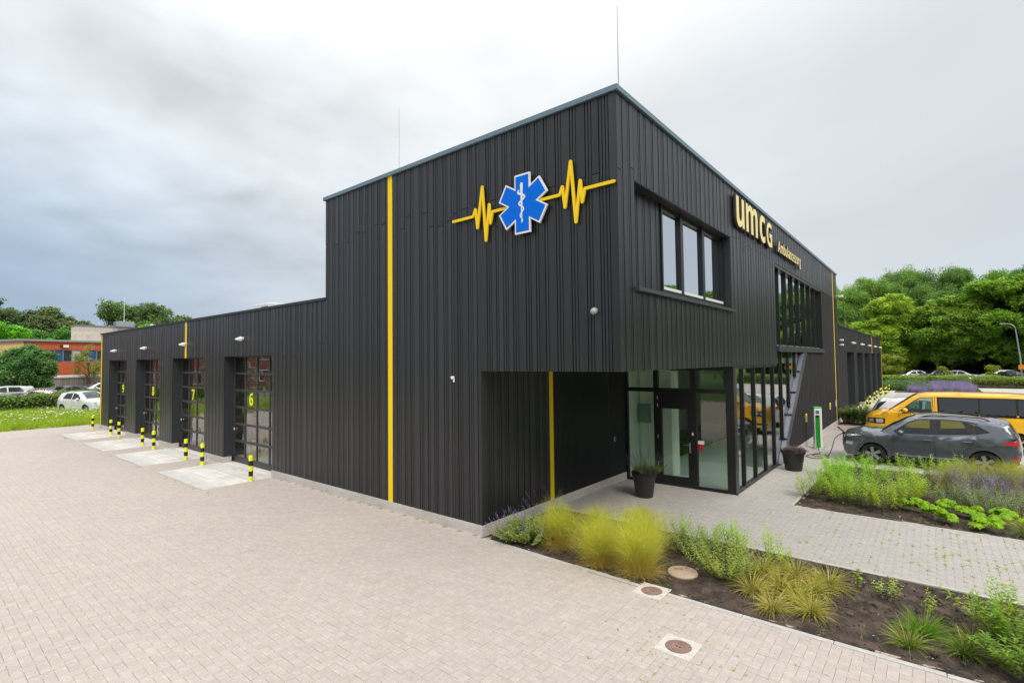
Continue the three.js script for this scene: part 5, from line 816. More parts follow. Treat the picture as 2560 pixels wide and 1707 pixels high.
stemPlant('coarse_shrub', [4.36, 0, -0.95], 'tall dark green toothed plant at the right picture edge', 'shrub', { stems: 26, h: 0.62, spread: 0.45, lean: 0.55, per: 40, L: 0.085, W: 0.026, c: [0.07, 0.22, 0.012], young: [0.13, 0.34, 0.02] });
stemPlant('coarse_shrub', [4.40, 0, -0.35], 'lower dark green plant in the bottom right corner', 'shrub', { stems: 26, h: 0.42, spread: 0.42, lean: 0.7, per: 34, L: 0.085, W: 0.026, c: [0.05, 0.17, 0.012], young: [0.09, 0.26, 0.02] });
stemPlant('seedling', [2.80, 0, -1.66], 'small broad-leaved seedling left of two on the bare earth by the path', 'seedling', { stems: 3, h: 0.28, spread: 0.1, lean: 0.2, per: 14, L: 0.07, W: 0.04, c: [0.10, 0.25, 0.05] });
stemPlant('seedling', [3.14, 0, -1.62], 'bushier seedling right of two on the bare earth by the path', 'seedling', { stems: 8, h: 0.26, spread: 0.2, lean: 0.4, per: 14, L: 0.055, W: 0.022, c: [0.16, 0.28, 0.05] });
stemPlant('seedling', [3.58, 0, -1.3], 'thin green weed standing in the middle of the bare earth', 'seedling', { stems: 4, h: 0.3, spread: 0.12, lean: 0.25, per: 18, L: 0.05, W: 0.016, c: [0.12, 0.28, 0.03] });
stemPlant('seedling', [4.02, 0, -1.45], 'brownish weed by the path near the right edge', 'seedling', { stems: 4, h: 0.26, spread: 0.14, lean: 0.4, per: 14, L: 0.04, W: 0.014, c: [0.22, 0.18, 0.04] });
// pots
stemPlant('potted_lavender', [-1.66, 0.53, -4.45], 'wispy green lavender growing in the pot by the door', 'plant', { stems: 120, h: 0.30, spread: 0.5, lean: 0.75, per: 26, L: 0.042, W: 0.013, c: [0.06, 0.11, 0.035], flower: [0.10, 0.08, 0.12], fl: 0.13 });
stemPlant('potted_heather', [-1.58, 0.53, -4.36], 'dark purple withered plant in the pot by the door', 'plant', { stems: 70, h: 0.2, spread: 0.3, lean: 0.9, per: 18, L: 0.04, W: 0.018, c: [0.05, 0.035, 0.045], stemC: [0.05, 0.04, 0.03] });
stemPlant('potted_heather', [0.54, 0.53, -9.74], 'dark purple leaves filling the pot by the slanting band', 'plant', { stems: 70, h: 0.17, spread: 0.42, lean: 1.1, per: 18, L: 0.06, W: 0.028, c: [0.06, 0.03, 0.05], young: [0.13, 0.09, 0.12], stemC: [0.05, 0.04, 0.03] });
stemPlant('potted_herb', [0.30, 0.53, -9.80], 'small pale green plant at the left rim of the pot by the slanting band', 'plant', { stems: 20, h: 0.16, spread: 0.2, lean: 0.8, per: 16, L: 0.04, W: 0.014, c: [0.16, 0.25, 0.06] });
// far bed: tall bright perennials, then grass, catmint and lime plants
[[1.42, -6.75, 0.55, 'nearest the path corner, thin stems', 14, [0.15, 0.34, 0.03]], [1.62, -7.35, 0.72, 'second along the walkway', 26, [0.11, 0.36, 0.02]], [1.98, -6.62, 0.62, 'in front, left of centre', 24, [0.14, 0.36, 0.03]], [2.25, -7.25, 0.75, 'in the thick of the left clump', 28, [0.11, 0.36, 0.02]], [2.50, -6.55, 0.62, 'in front, right end of the left clump', 22, [0.16, 0.34, 0.03]], [1.75, -8.6, 0.85, 'tallest of the clump, before the car bonnet', 30, [0.10, 0.40, 0.02]], [1.52, -9.6, 0.8, 'by the walkway before the front wheel of the grey car', 24, [0.11, 0.38, 0.02]], [2.55, -9.2, 0.75, 'before the front door of the grey car', 24, [0.12, 0.36, 0.03]], [2.90, -6.45, 0.60, 'in front, standing alone', 20, [0.17, 0.33, 0.03]], [3.15, -7.3, 0.68, 'behind the lime plants, left', 26, [0.16, 0.36, 0.02]], [3.45, -7.9, 0.60, 'behind the lime plants, right', 24, [0.17, 0.32, 0.02]], [3.05, -9.6, 0.85, 'before the middle of the grey car', 24, [0.14, 0.36, 0.04]], [3.72, -10.0, 0.85, 'before the rear door of the grey car', 22, [0.15, 0.36, 0.05]], [4.15, -10.9, 0.75, 'before the rear wheel of the grey car', 18, [0.13, 0.34, 0.04]], [2.1, -10.6, 0.6, 'at the back, below the bonnet of the grey car', 20, [0.11, 0.36, 0.02]]].forEach(([x, z, h, w, n, c]) => stemPlant('tall_perennial', [x, 0, z], `bright green leafy perennial ${w}`, 'plant', { stems: n, h: z < -8.5 ? h * 0.74 : h, spread: 0.46, lean: 0.28, per: 40, L: 0.085, W: 0.019, c, young: [c[0] * 1.3, c[1] * 1.25, c[2] * 1.2], base: 0.22, stemC: [0.16, 0.10, 0.03], group: 'tall green perennials of the far bed' }));
[[3.10, -6.78, 0.13, 'leftmost lime leaf mound at the front of the far bed'], [3.40, -6.72, 0.15, 'second lime leaf mound from the left'], [3.62, -6.35, 0.15, 'third lime leaf mound, nearer the path'], [3.80, -6.08, 0.17, 'fourth lime leaf mound, right of the row of small ones'], [3.86, -7.1, 0.13, 'single lime leaf mound behind the row'], [4.22, -6.75, 0.22, 'large lime leaf mound at right, the left one'], [4.45, -6.05, 0.24, 'largest lime leaf mound, close to the path'], [4.75, -6.7, 0.24, 'lime leaf mound at the right picture edge']].forEach(([x, z, r, w]) => rosette([x, 0, z], w, { r: r * 1.15, n: Math.round(240 * r / 0.2), h: 0.27, L: 0.085, group: 'lime-green mounds of the far bed' }));
[[4.05, -9.3, 'left'], [4.55, -9.9, 'middle'], [5.05, -9.9, 'right'], [5.5, -10.3, 'outermost']].forEach(([x, z, w]) => { const o = featherGrass([x, 0, z], 0.72, `brownish feather grass before the grey car's rear, ${w} of the row`, 0.34, 0.72); o.userData.group = 'brownish feather grasses before the grey car'; });
[[4.0, -7.7], [4.4, -8.0], [4.8, -8.2], [4.55, -7.4], [5.0, -7.6], [5.3, -8.4], [4.2, -8.6]].forEach(([x, z], i) => stemPlant('catmint', [x, 0, z], `grey-green catmint with violet spikes, ${['front left', 'middle', 'right of the middle', 'front, nearest the largest lime mound', 'front right', 'rightmost', 'rear left'][i]} of the broad patch`, 'flowering plant', { stems: 60, h: 0.46, spread: 0.5, lean: 0.5, per: 22, L: 0.04, W: 0.014, c: [0.10, 0.19, 0.10], flower: [0.22, 0.19, 0.42], fl: 0.18, group: 'catmint patch of the far bed' }));
tuft('grass_tuft', [4.95, 0, -6.45], 'yellow-green striped grass behind the largest lime mound', 'grass tuft', { n: 240, h: 0.42, c0: [0.15, 0.2, 0.02], c1: [0.45, 0.43, 0.08] });
tuft('grass_tuft', [4.95, 0, -5.98], 'dark drooping grass at the right edge by the path', 'grass tuft', { n: 260, h: 0.42, c0: [0.05, 0.10, 0.02], c1: [0.14, 0.20, 0.05], bend: 1.9 });
single('soil', metreUv(box(0.05, 1.25, -0.06, 0.03, -23.6, -22.5)), M.soil, 'small strip of earth by the wall before the rear bollards', 'soil', null, 'structure');
[[0.46, -23.1, 0.75, 'leftmost of three small green bushes by the wall'], [0.9, -22.9, 0.85, 'middle of three small green bushes by the wall'], [1.2, -23.0, 0.8, 'rightmost of three small green bushes, at the van bonnet']].forEach(([x, z, h, w]) => stemPlant('small_bush', [x, 0, z], w, 'shrub', { stems: 70, h, spread: 0.55, lean: 0.2, per: 40, L: 0.10, W: 0.04, c: [0.05, 0.15, 0.02] }));
{ // weeds in the joints and on the earth
  const a = new Leaves(), put = (x, z, s, c, n = 6) => { for (let k = 0; k < n; k++) { const az = rr(0, 6.283); a.blade(new THREE.Vector3(x + rr(-0.012, 0.012), -0.004, z + rr(-0.012, 0.012)), dirOf(az, rr(0.3, 1.2)), s * rr(0.5, 1.2), s * 0.16, rr(0.4, 1.3), vary(c), vary([c[0] * 1.4, c[1] * 1.3, c[2]]), 3); } };
  const snap = (v) => Math.round(v / A) * A;
  for (let k = 0; k < 420; k++) { const x = rr(0.4, 4.2), z = rr(0.4, 2.6); if (nearSq(x, z, manB, 0.26)) continue; const near = Math.exp(-Math.pow(Math.hypot(x - manB[0], z - manB[1]) / 0.55, 2)); if (rnd() > near + 0.07) continue; rnd() < 0.5 ? put(snap(x), z, rr(0.025, 0.055), [0.24, 0.38, 0.03], 6) : put(x, snap(z), rr(0.025, 0.055), [0.16, 0.27, 0.03], 5); }
  for (const c of [manA, manB]) for (let k = 0; k < 34; k++) { const s = rr(-0.33, 0.33), d = pick([-1, 1]) * (MH + rr(0.01, 0.14)); rnd() < 0.5 ? put(c[0] + s, c[1] + d, 0.028, [0.15, 0.26, 0.03], 5) : put(c[0] + d, c[1] + s, 0.028, [0.15, 0.26, 0.03], 5); }
  for (let k = 0; k < 190; k++) { const x = 0.6 + Math.sqrt(rnd()) * 4.4, z = rr(ZB + 0.1, ZF - 0.1); put(snap(x), z, rr(0.035, 0.08), [0.24, 0.38, 0.04], 5); }
  for (let k = 0; k < 16; k++) put(rr(XB, XR), rr(0.05, 0.12), 0.05, [0.18, 0.34, 0.03], 7);
  for (const [x, z] of [[-0.1, -6.35], [-0.05, -7.4], [0.1, -11.2], [0.12, -12.3], [0.15, -13.2], [0.3, -14.2], [0.55, -14.4], [0.12, -15.2], [0.14, -16.8]]) for (let k = 0; k < 4; k++) put(x + rr(-0.05, 0.08), z + rr(-0.25, 0.25), 0.09, [0.18, 0.34, 0.03], 8);
  for (let k = 0; k < 46; k++) put(rr(-30, -10.5), pick([rr(0.05, 0.3), rr(1.9, 2.0)]), 0.06, [0.14, 0.24, 0.04], 6);
  for (let k = 0; k < 130; k++) { const x = rr(XR + 0.2, 5); put(x, rr(ZF + 0.12, kerbZ(x) - 0.05), rr(0.03, 0.07), [0.13, 0.24, 0.03], 6); }
  for (let k = 0; k < 50; k++) put(rr(BX + 0.1, 5.5), rr(-6.6, ZB - 0.05), rr(0.03, 0.08), [0.13, 0.26, 0.03], 6);
  single('weeds', a.geo(), leafMat, 'scattered small weeds in the paving joints and on the earth', 'weeds', null, 'stuff');
}

// ------------------------------------------------------------------ trees, hedges, meadow
function clumpGeo(n, r, L, W, flat) { const a = new Leaves(); for (let k = 0; k < n; k++) { const q = rdir().multiplyScalar(r * Math.cbrt(rnd())), d = rdir(); q.y *= flat; d.y = d.y * flat - 0.12; d.normalize(); const nn = new THREE.Vector3(rr(-0.6, 0.6), 1, rr(-0.6, 0.6)).normalize(); a.leaf(q, d, nn, L * rr(0.7, 1.3), W, [1, 1, 1], 0.15); } const g = a.geo(); g.deleteAttribute('color'); return g; }
const clumps = { broad: clumpGeo(20, 0.5, 0.34, 0.22, 0.8), layer: clumpGeo(20, 0.55, 0.36, 0.22, 0.32), fine: clumpGeo(22, 0.5, 0.22, 0.10, 0.9), near: clumpGeo(18, 0.32, 0.16, 0.10, 0.75) };
const LEAF = 3.1, tmpO = new THREE.Object3D(), tmpC = new THREE.Color();
function tree(name, label, x, z, h, { r = 4, cb = 0.25, n = 2200, lobes = 34, kind = 'broad', c = [0.06, 0.12, 0.02], s = [0.55, 0.95], flat = 0.8, top = 1, sway = 0.3, small = 1, group, ground = -0.05 } = {}) {
  const o = thing(name, label, 'tree', [x, ground, z], 0, group), g = [], H = h * 0.82, y0 = h * cb, cy = (y0 + h) / 2, ry = (h - y0) / 2;
  g.push(rod([0, -0.1, 0], [rr(-0.2, 0.2), H * 0.5, rr(-0.2, 0.2)], h * 0.022, h * 0.015, 9), rod([0, H * 0.48, 0], [rr(-0.5, 0.5), H, rr(-0.5, 0.5)], h * 0.015, 0.03, 7));
  const list = [];
  for (let k = 0; k < lobes; k++) {
    const d = rdir(), f = Math.cbrt(rr(0.3, 1)); const w = d.y > 0 ? 1 : 1.05; const p = new THREE.Vector3(d.x * r * f * w * rr(0.85, 1.1), cy + d.y * ry * f * (d.y > 0 ? top : 1), d.z * r * f * w * rr(0.85, 1.1)), lr = r * rr(0.24, 0.42) * small;
    list.push([p, lr]); if (k < 12) g.push(rod([0, lerp(y0 * 0.7, H * 0.8, k / 12), 0], [p.x, p.y - lr * 0.3, p.z], h * 0.008, 0.015, 5));
  }
  part(o, 'trunk', join(g), M.bark);
  const m = new THREE.InstancedMesh(clumps[kind], leafTree, n); m.name = 'crown'; m.userData.kind = 'stuff';
  for (let i = 0; i < n; i++) {
    const [p, lr] = list[i % lobes], d = rdir(), f = Math.pow(rnd(), 0.3) * (rnd() < 0.06 ? 1.35 : 1); if (d.y < -0.2 && rnd() < 0.6) d.y *= -1;
    tmpO.position.set(p.x + d.x * lr * f, p.y + d.y * lr * f * flat, p.z + d.z * lr * f); tmpO.rotation.set(rr(-sway, sway), rr(0, 6.283), rr(-sway, sway)); const q = rr(...s); tmpO.scale.set(q, q, q); tmpO.updateMatrix(); m.setMatrixAt(i, tmpO.matrix);
    const v = rr(0.72, 1.3), y = rr(0.9, 1.18), lt = 0.85 + 0.3 * h2(i % lobes, 7); m.setColorAt(i, tmpC.setRGB(c[0] * v * y * lt * LEAF, c[1] * v * lt * LEAF, c[2] * v * lt * LEAF));
  }
  o.add(m); return o;
}
// left, behind the red building
[[-104, -2, 13.4, 4.6, 'far left at the picture edge', [0.052, 0.085, 0.03]], [-106, -8, 12.0, 4.4, 'left, above the red building', [0.060, 0.085, 0.03]], [-108, -12.2, 10.8, 3.4, 'between the two tall crowns at left', [0.062, 0.09, 0.035]], [-108, -20.5, 15.0, 5.4, 'broad dome above the white rooftop block', [0.066, 0.105, 0.035]], [-110, -28.5, 12.4, 4.4, 'low crown right of the broad dome', [0.07, 0.11, 0.035]], [-112, -35, 12.2, 4.0, 'pale crown just above the low roof edge', [0.12, 0.16, 0.05]]].forEach(([x, z, h, r, w, c]) => tree('distant_tree', `grey-green tree ${w}`, x, z, h, { r, c, n: 4200, cb: 0.1, group: 'distant trees at left', s: [0.7, 1.1], lobes: 48 }));
[[-93, -1.6, 9.6, 3.2, 'at the left picture edge behind the yellow wall', [0.075, 0.19, 0.012]], [-95, -7.4, 9.0, 3.6, 'darker, above the red roof', [0.045, 0.13, 0.018]], [-93, -14.5, 8.7, 3.8, 'left of and behind the white rooftop block', [0.085, 0.21, 0.012]], [-96, -21, 9.4, 4.2, 'behind the white rooftop block', [0.085, 0.20, 0.012]]].forEach(([x, z, h, r, w, c]) => tree('green_tree', `fresh green tree ${w}`, x, z, h, { r, c, n: 3400, cb: 0.08, group: 'fresh green trees behind the red building', s: [0.6, 0.9], lobes: 46 }));
tree('round_tree', 'small round dark green tree in front of the yellow and red building', -66, -1.55, 5.5, { r: 2.25, c: [0.052, 0.115, 0.032], n: 3400, cb: 0.14, s: [0.36, 0.62], lobes: 60, small: 0.8, sway: 0.7 });
tree('young_birch', 'thin pale green birch before the red wall beside the black building', -70, -7.3, 5.6, { r: 1.4, c: [0.095, 0.11, 0.025], n: 420, cb: 0.25, kind: 'fine', s: [0.4, 0.7], lobes: 26 });
// right, behind the far car park
[[-9, -97, 15.6, 4.4, 'leftmost beside the tower', [0.085, 0.145, 0.03]], [-4.2, -98, 16.2, 4.6, 'second from the tower', [0.09, 0.15, 0.032]], [1.2, -99, 17.0, 4.8, 'in the middle, one of the tallest', [0.08, 0.14, 0.03]], [6.0, -98, 16.6, 4.6, 'behind the layered green tree', [0.07, 0.125, 0.03]], [11.0, -99, 15.6, 4.6, 'behind, near the right edge', [0.05, 0.11, 0.03]], [16, -98, 15.4, 4.8, 'at the right picture edge', [0.05, 0.11, 0.03]]].forEach(([x, z, h, r, w, c]) => tree('woodland_tree', `mid-green woodland tree ${w}`, x, z, h, { r: r * 1.15, c, n: 9500, cb: 0.0, kind: 'fine', s: [0.7, 1.2], sway: 0.9, flat: 1.1, small: 0.68, group: 'woodland trees behind the right car park', lobes: 120 }));
tree('yellow_green_tree', 'yellow-green tree in front of the wood, right of the low rear wing', -1.2, -88, 12.6, { r: 3.7, c: [0.13, 0.19, 0.02], n: 4600, cb: 0.06, kind: 'layer', s: [0.5, 0.9], lobes: 60, flat: 0.7, sway: 0.6 });
tree('layered_tree', 'bright green tree with tiered branches above the row of cars, left one', 5.8, -87.5, 11.2, { r: 4.2, c: [0.085, 0.145, 0.013], n: 6000, cb: 0.2, kind: 'layer', s: [0.6, 1.0], lobes: 80, flat: 0.62, sway: 0.45 });
tree('layered_tree', 'large bright green tree with tiered branches by the lamp post, right one', 12.2, -88, 13.8, { r: 5.6, c: [0.08, 0.142, 0.011], n: 9500, cb: 0.2, kind: 'layer', s: [0.6, 1.05], lobes: 110, flat: 0.6, sway: 0.45 });
[[-0.8, -80, 3.6, 1.4, 'at the end of the rear wing'], [4.9, -79.5, 2.2, 0.6, 'between the second and third far car'], [9.4, -79.5, 2.3, 0.6, 'between the third and fourth far car']].forEach(([x, z, h, r, w]) => tree('young_tree', `small yellow-green young tree ${w}`, x, z, h, { r, c: [0.10, 0.125, 0.012], n: r > 1 ? 420 : 70, cb: 0.3, kind: 'near', s: [0.7, 1.2], lobes: r > 1 ? 20 : 8 }));
// trees out of the frame, mirrored in the right face and the entrance
[[26, -12, 13], [30, -22, 15], [33, -33, 14], [30, -45, 16], [34, -56, 15], [27, -68, 15], [24, -84, 15], [34, -4, 12]].forEach(([x, z, h], i) => tree('edge_tree', 'green tree beyond the right car park, mirrored in the glass', x, z, h, { r: h * 0.33, c: pick([[0.06, 0.14, 0.02], [0.05, 0.11, 0.02]]), n: 1500, cb: 0.12, s: [0.9, 1.5], group: 'trees beyond the car park, mirrored only' }));
[[-16, 46, 12], [-6, 50, 14], [4, 48, 13], [14, 50, 12], [-28, 52, 13]].forEach(([x, z, h]) => tree('rear_tree', 'green tree behind the viewer, mirrored in the entrance glass', x, z, h, { r: h * 0.36, c: [0.05, 0.11, 0.02], n: 1300, cb: 0.1, s: [0.9, 1.5], group: 'trees behind the viewer, mirrored only' }));
function mass(name, label, n, geo, at, c, s, cat = name, kind = 'stuff', mat = leafTree) {
  const m = new THREE.InstancedMesh(geo, mat, n); if (kind) m.name = numbered(name);
  for (let i = 0; i < n; i++) { const p = at(i); tmpO.position.set(p[0], p[1], p[2]); tmpO.rotation.set(rr(-0.4, 0.4), rr(0, 6.283), rr(-0.4, 0.4)); const q = rr(...s) * (p[3] ?? 1); tmpO.scale.set(q, q, q); tmpO.updateMatrix(); m.setMatrixAt(i, tmpO.matrix); const cc = p[4] ?? c, v = rr(0.7, 1.3), y = rr(0.9, 1.15); m.setColorAt(i, tmpC.setRGB(Math.min(0.8, cc[0] * v * y * 1.35), Math.min(0.8, cc[1] * v * 1.35), Math.min(0.8, cc[2] * v * 1.35))); }
  if (kind) { scene.add(tag(m, label, cat, null, kind)); return m; }
  const o = thing(name, label, cat); m.name = 'foliage'; m.userData.kind = 'stuff'; o.add(m); return o;
}
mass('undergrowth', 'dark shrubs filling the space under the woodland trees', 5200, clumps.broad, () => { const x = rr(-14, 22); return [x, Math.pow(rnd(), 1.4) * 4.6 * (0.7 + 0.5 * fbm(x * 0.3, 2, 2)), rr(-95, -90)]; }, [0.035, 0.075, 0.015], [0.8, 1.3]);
mass('hedge', 'clipped light green hedge in front of the far row of cars', 3600, clumps.near, () => { const x = rr(-3, 24); return [x, Math.sqrt(rnd()) * 0.98 * (0.85 + 0.3 * fbm(x * 0.8, 5, 3)), rr(-72, -69.4) + Math.sin(x * 0.1) * 0.3]; }, [0.20, 0.29, 0.03], [0.8, 1.2], 'hedge', null);
mass('ground_cover', 'mixed low green planting in front of the hedge by the rear wing', 1500, clumps.near, () => { const x = rr(-0.4, 3.4); return [x, rnd() * 0.55, rr(-68, -55)]; }, [0.07, 0.15, 0.03], [0.7, 1.1]);
mass('ground_cover', 'yellowish shrubs at the foot of the hedge on the far traffic island', 1300, clumps.near, () => { const x = rr(6.2, 14); return [x, rnd() * 0.75, rr(-69.3, -67.5)]; }, [0.15, 0.20, 0.03], [0.7, 1.1]);
{ const a = new Leaves(); for (let k = 0; k < 12; k++) a.blade(new THREE.Vector3(rr(-0.1, 0.1), 0, rr(-0.1, 0.1)), dirOf(rr(0, 6.283), rr(0.9, 1.5)), rr(0.3, 0.55), 0.02, 0.3, [1, 1, 1], [1, 1, 1], 3); const g = a.geo(); g.deleteAttribute('color');
  const near = (i) => i % 4 === 0;
  mass('lavender', 'violet flowering lavender bed behind the orange van', 5200, g, (i) => { const t = rnd(), x = lerp(1.9, 6.7, t), z = lerp(-69, -53.5, Math.pow(rnd(), 0.9)) + (x - 4) * -0.3; return [x, near(i) ? 0 : 0.06, z, 1, near(i) ? [0.10, 0.16, 0.06] : [0.30, 0.25, 0.42]]; }, null, [0.6, 1.35], 'lavender');
  mass('meadow_grass', 'tall meadow grass beyond the left end of the forecourt', 15000, g, () => [rr(-46, -32.9), -0.08, rr(-6, 14)], [0.30, 0.42, 0.03], [0.7, 1.2], 'grass');
  mass('verge_grass', 'grass strip behind the viewer, mirrored in the glass', 3000, g, () => [rr(-30, 20), -0.09, rr(20, 30)], [0.14, 0.24, 0.03], [0.9, 1.4], 'grass');
}
{ const a = new Leaves(); for (let k = 0; k < 7; k++) { const d = dirOf(k * 0.9, 0.25); a.leaf(new THREE.Vector3(), d, new THREE.Vector3(0, 1, 0), 0.05, 0.03, [1, 1, 1], 0.1); } const g = a.geo(); g.deleteAttribute('color'); const wm = std([1, 1, 1], { side: THREE.DoubleSide });
  mass('daisies', 'white daisies dotted through the left meadow', 2400, g, () => { const x = rr(-45.5, -33.6), z = rr(-5, 14); return [x, rr(0.22, 0.46), z, fbm(x * 0.5, z * 0.5, 3) > 0.42 ? 1 : 0.6]; }, [0.66, 0.66, 0.58], [1.0, 1.8], 'flowers', 'stuff', wm); }
mass('hedge', 'rough green hedge between the left meadow and the parked cars', 3600, clumps.near, () => { const z = rr(-3.4, 16), hh = 0.75 + 0.75 * fbm(z * 0.6, 3, 3); return [rr(-49.6, -46.6), Math.sqrt(rnd()) * hh, z]; }, [0.115, 0.19, 0.03], [0.9, 1.5], 'hedge', null);
mass('hedge', 'tangled green bushes at the end of the black building behind the white car', 1500, clumps.near, () => { const z = rr(-9, -2.6); return [rr(-53, -50), Math.sqrt(rnd()) * 1.15, z]; }, [0.06, 0.13, 0.02], [0.9, 1.5], 'hedge', null);

// ------------------------------------------------------------------ left buildings, shed, lamp post
{
  const o = thing('flat_roofed_building', 'red and yellow two-storey flat-roofed building with blue window panels at far left', 'building', [-78.8, -0.03, -2.9], 1.865);
  const redM = std([0.62, 0.13, 0.045], { map: concreteTex, roughness: 0.85 }), yel = std([0.85, 0.60, 0.26], { map: concreteTex, roughness: 0.85 }), blueP = std([0.025, 0.085, 0.19], { roughness: 0.4 }), fr = std([0.20, 0.27, 0.33]);
  part(o, 'wall', box(0, 34, 5.33, 6.35, -13.9, 0), redM, 'red band under the roof'); part(o, 'wall', box(0, 34, 2.15, 3.84, -13.9, -0.003), redM, 'red band between the storeys'); part(o, 'wall', box(0.3, 34, -0.2, 2.15, -13.6, -0.5), fr); part(o, 'wall', box(0.1, 34, 3.84, 5.33, -13.6, -0.25), M.insideDark);
  part(o, 'end_wall', box(-0.22, -0.004, -0.2, 6.35, -14, 0.02), yel, 'yellow end wall');
  part(o, 'roof_edge', box(-0.5, 34.3, 6.35, 6.58, -14.2, 0.25), std([0.28, 0.29, 0.29]));
  for (let k = 0; k < 18; k++) { const x = 0.25 + k * 1.85; const p = part(o, 'window', box(x, x + 0.95, 3.87, 5.31, -0.2, -0.12), phy([0.05, 0.055, 0.06], { roughness: 0.08 })); part(o, 'panel', box(x + 0.97, x + 1.83, 3.87, 5.31, -0.2, -0.09), k % 4 === 2 ? std([0.42, 0.42, 0.40]) : blueP); part(p, 'frame', join([box(x - 0.02, x + 0.05, 3.86, 5.32, -0.2, -0.05), box(x + 0.9, x + 0.97, 3.86, 5.32, -0.2, -0.05), box(x + 0.05, x + 0.9, 3.86, 3.93, -0.2, -0.052), box(x + 0.05, x + 0.9, 5.25, 5.32, -0.2, -0.052)]), fr); }
  for (let k = 0; k < 9; k++) { const x = 1 + k * 3.4; const p = part(o, 'window', box(x, x + 2.2, 0.3, 2.0, -0.52, -0.46), phy([0.03, 0.035, 0.04], { roughness: 0.1 })); part(p, 'frame', join([box(x - 0.08, x, 0.2, 2.08, -0.5, -0.42), box(x + 1.06, x + 1.14, 0.2, 2.08, -0.5, -0.42), box(x + 2.2, x + 2.28, 0.2, 2.08, -0.5, -0.42)]), blueP); }
  part(o, 'window', box(-0.26, -0.225, 3.4, 5.0, -11.5, -9.5), M.black); part(o, 'window', box(-0.26, -0.225, 0.5, 2.2, -11.5, -9.5), M.black);
  const l = thing('wall_lamp', 'black and white floodlight on the red wall', 'lamp', [-79.9, 5.75, -6.8], 1.865); part(l, 'head', rbox(0.55, 0.3, 0.3, 0.05, 0, 0, 0.2), M.white); part(l, 'bracket', rbox(0.5, 0.2, 0.2, 0.03, -0.25, 0.02, 0.1), M.black);
  const p = thing('rooftop_block', 'white plant room on the roof of the red building', 'building', [-85.8, 6.5, -9.4], 1.865);
  part(p, 'wall', box(0, 13, 0, 2.25, -2.2, 0), std([0.80, 0.72, 0.63], { map: concreteTex })); part(p, 'roof_edge', box(-0.1, 13.1, 2.25, 2.4, -2.3, 0.1), std([0.2, 0.2, 0.2])); part(p, 'door', box(2.6, 4.0, 0, 0.85, 0.002, 0.04), std([0.5, 0.47, 0.44])); part(p, 'joint', box(4.0, 4.2, 0, 2.24, 0.003, 0.02), std([0.45, 0.42, 0.4]));
  const q = thing('lightning_rod', 'tall white rod on a grey box on the white rooftop block', 'lightning rod', [-87.4, 8.9, -14.6]); part(q, 'box', rbox(1.6, 0.75, 2.2, 0.03, 0, 0.35, 0), M.alu); part(q, 'mast', cyl(0.025, 0.04, 4.0, 0, 2.4, 0, 8), M.white);
  const v = thing('roof_vent', 'pair of small white chimney pots above the low roof edge', 'vent', [-84.5, 8.6, -17.6]); for (const z of [-0.3, 0.35]) part(v, 'pipe', lathe([[0.16, 0], [0.16, 0.4], [0.24, 0.42], [0.2, 0.62], [0.001, 0.66]], 14).translate(0, 0, z), M.white);
  const s = thing('timber_shed', 'weathered grey plank shed with a pale roof edge before the red building', 'shed', [-72.0, -0.03, -5.2], 1.75);
  const wood = [[0.30, 0.255, 0.23], [0.26, 0.22, 0.20], [0.33, 0.28, 0.25]].map((c) => std(c, { map: woodTex })); part(s, 'wall', box(0.02, 8, 0, 2.0, -4, -0.04), M.insideDark);
  for (let k = 0; k < 50; k++) part(s, 'plank', box(k * 0.16, k * 0.16 + 0.145, 0.02, 2.0, -0.036, 0.0), wood[k % 3]); for (let k = 0; k < 22; k++) part(s, 'plank', box(-0.02, 0.016, 0.02, 2.0, -k * 0.16 - 0.18, -k * 0.16 - 0.035), wood[(k + 1) % 3]);
  part(s, 'roof', box(-0.15, 8.1, 2.0, 2.22, -4.1, 0.12), std([0.62, 0.60, 0.58]));
  // mirrored in the garage doors
  const b = thing('brick_building', 'brown brick building with white windows, mirrored in the garage doors', 'building', [-72, -0.03, 10], Math.PI / 2 - 0.12);
  part(b, 'wall', box(-38, 0, 0, 7.5, -12, 0), std([0.26, 0.10, 0.075], { map: concreteTex, roughness: 0.9 })); part(b, 'roof_edge', box(-38.2, 0.2, 7.5, 7.8, -12.2, 0.2), M.white);
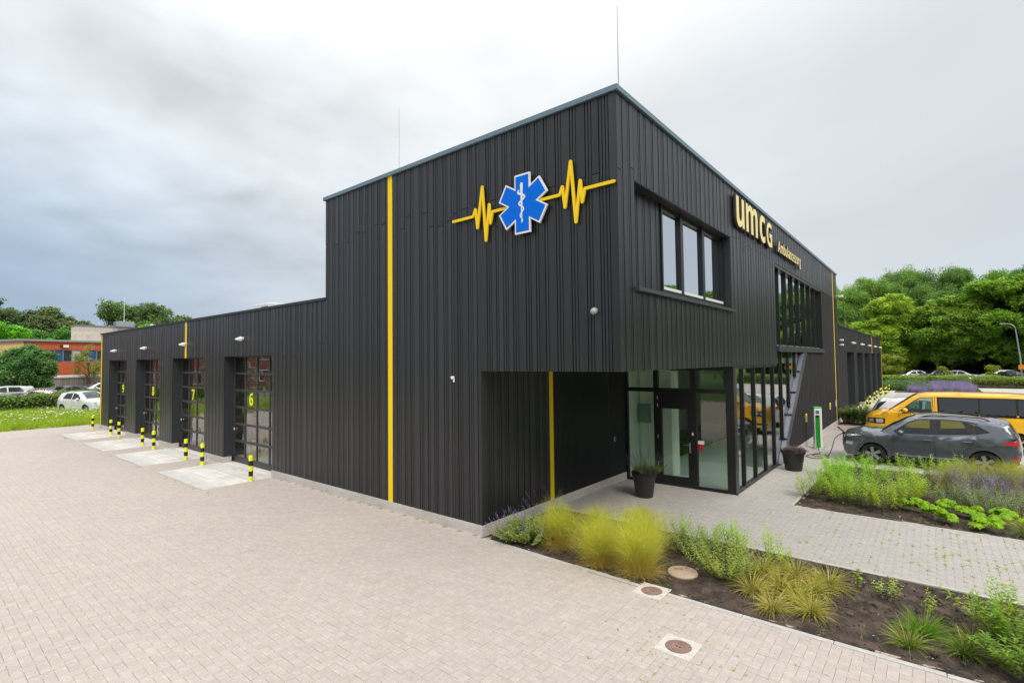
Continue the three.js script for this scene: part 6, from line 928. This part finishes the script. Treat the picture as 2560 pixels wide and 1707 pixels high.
  for (let k = 0; k < 9; k++) for (const y of [0.8, 4.2]) { const x = -36.5 + k * 4.1; const w = part(b, 'window', box(x, x + 2.4, y, y + 1.9, 0.005, 0.06), M.white); part(w, 'pane', join([box(x + 0.12, x + 1.14, y + 0.12, y + 1.78, 0.06, 0.068), box(x + 1.26, x + 2.28, y + 0.12, y + 1.78, 0.06, 0.068)]), M.privacy ?? privacy); }
}
{ const o = thing('street_lamp', 'grey bent-arm lamp post by the hedge at right, carrying an orange sign', 'street lamp', [11.52, -0.02, -73.7]);
  part(o, 'pole', join([rod([0, 0, 0], [-0.1, 3, 0], 0.10, 0.08, 12), rod([-0.1, 3, 0], [-0.36, 6.1, 0], 0.08, 0.055, 12)]), M.alu); part(o, 'arm', tube([[-0.36, 6.05, 0], [-0.42, 6.5, 0], [-0.7, 6.82, 0], [-1.05, 6.92, 0]], 0.045, 20), M.alu); part(o, 'lamp_head', rbox(0.75, 0.09, 0.26, 0.03, -1.3, 6.93, 0), M.alu);
  const s = thing('direction_sign', 'orange sign board on the lamp post at the right edge', 'sign', [11.75, 1.95, -73.45]); part(s, 'board', rbox(1.1, 0.55, 0.04, 0.02, 0, 0, 0), std([0.85, 0.30, 0.01])); part(s, 'border', join([box(-0.5, 0.5, 0.2, 0.225, 0.021, 0.024), box(-0.5, 0.5, -0.225, -0.2, 0.021, 0.024)]), M.black); part(s, 'clamp', box(-0.35, -0.25, -0.15, 0.15, -0.16, -0.02), M.alu); }
[[6.91, -68.8, 'left'], [8.57, -69.3, 'right']].forEach(([x, z, w]) => { const o = thing('marker_post', `white marker post on the far traffic island, ${w} one`, 'post', [x, -0.02, z], 0, 'white posts on the far traffic island'); part(o, 'post', lathe([[0.09, 0], [0.09, 0.85], [0.06, 0.92], [0.001, 0.93]], 12), M.white); });
single('traffic_island', metreUv(box(5.9, 14, -0.1, 0.09, -69.4, -66.2)), M.soil, 'earth island with a kerb in front of the right hedge', 'traffic island', null, 'structure');
single('flower_bed', metreUv(box(0.9, 7.2, -0.1, 0.02, -69.2, -52.4)), M.soil, 'earth of the lavender bed by the rear wing', 'soil', null, 'structure');

scene.traverse((q) => { if (q.isMesh) { q.castShadow = true; q.receiveShadow = true; } });
renderer.render(scene, camera);
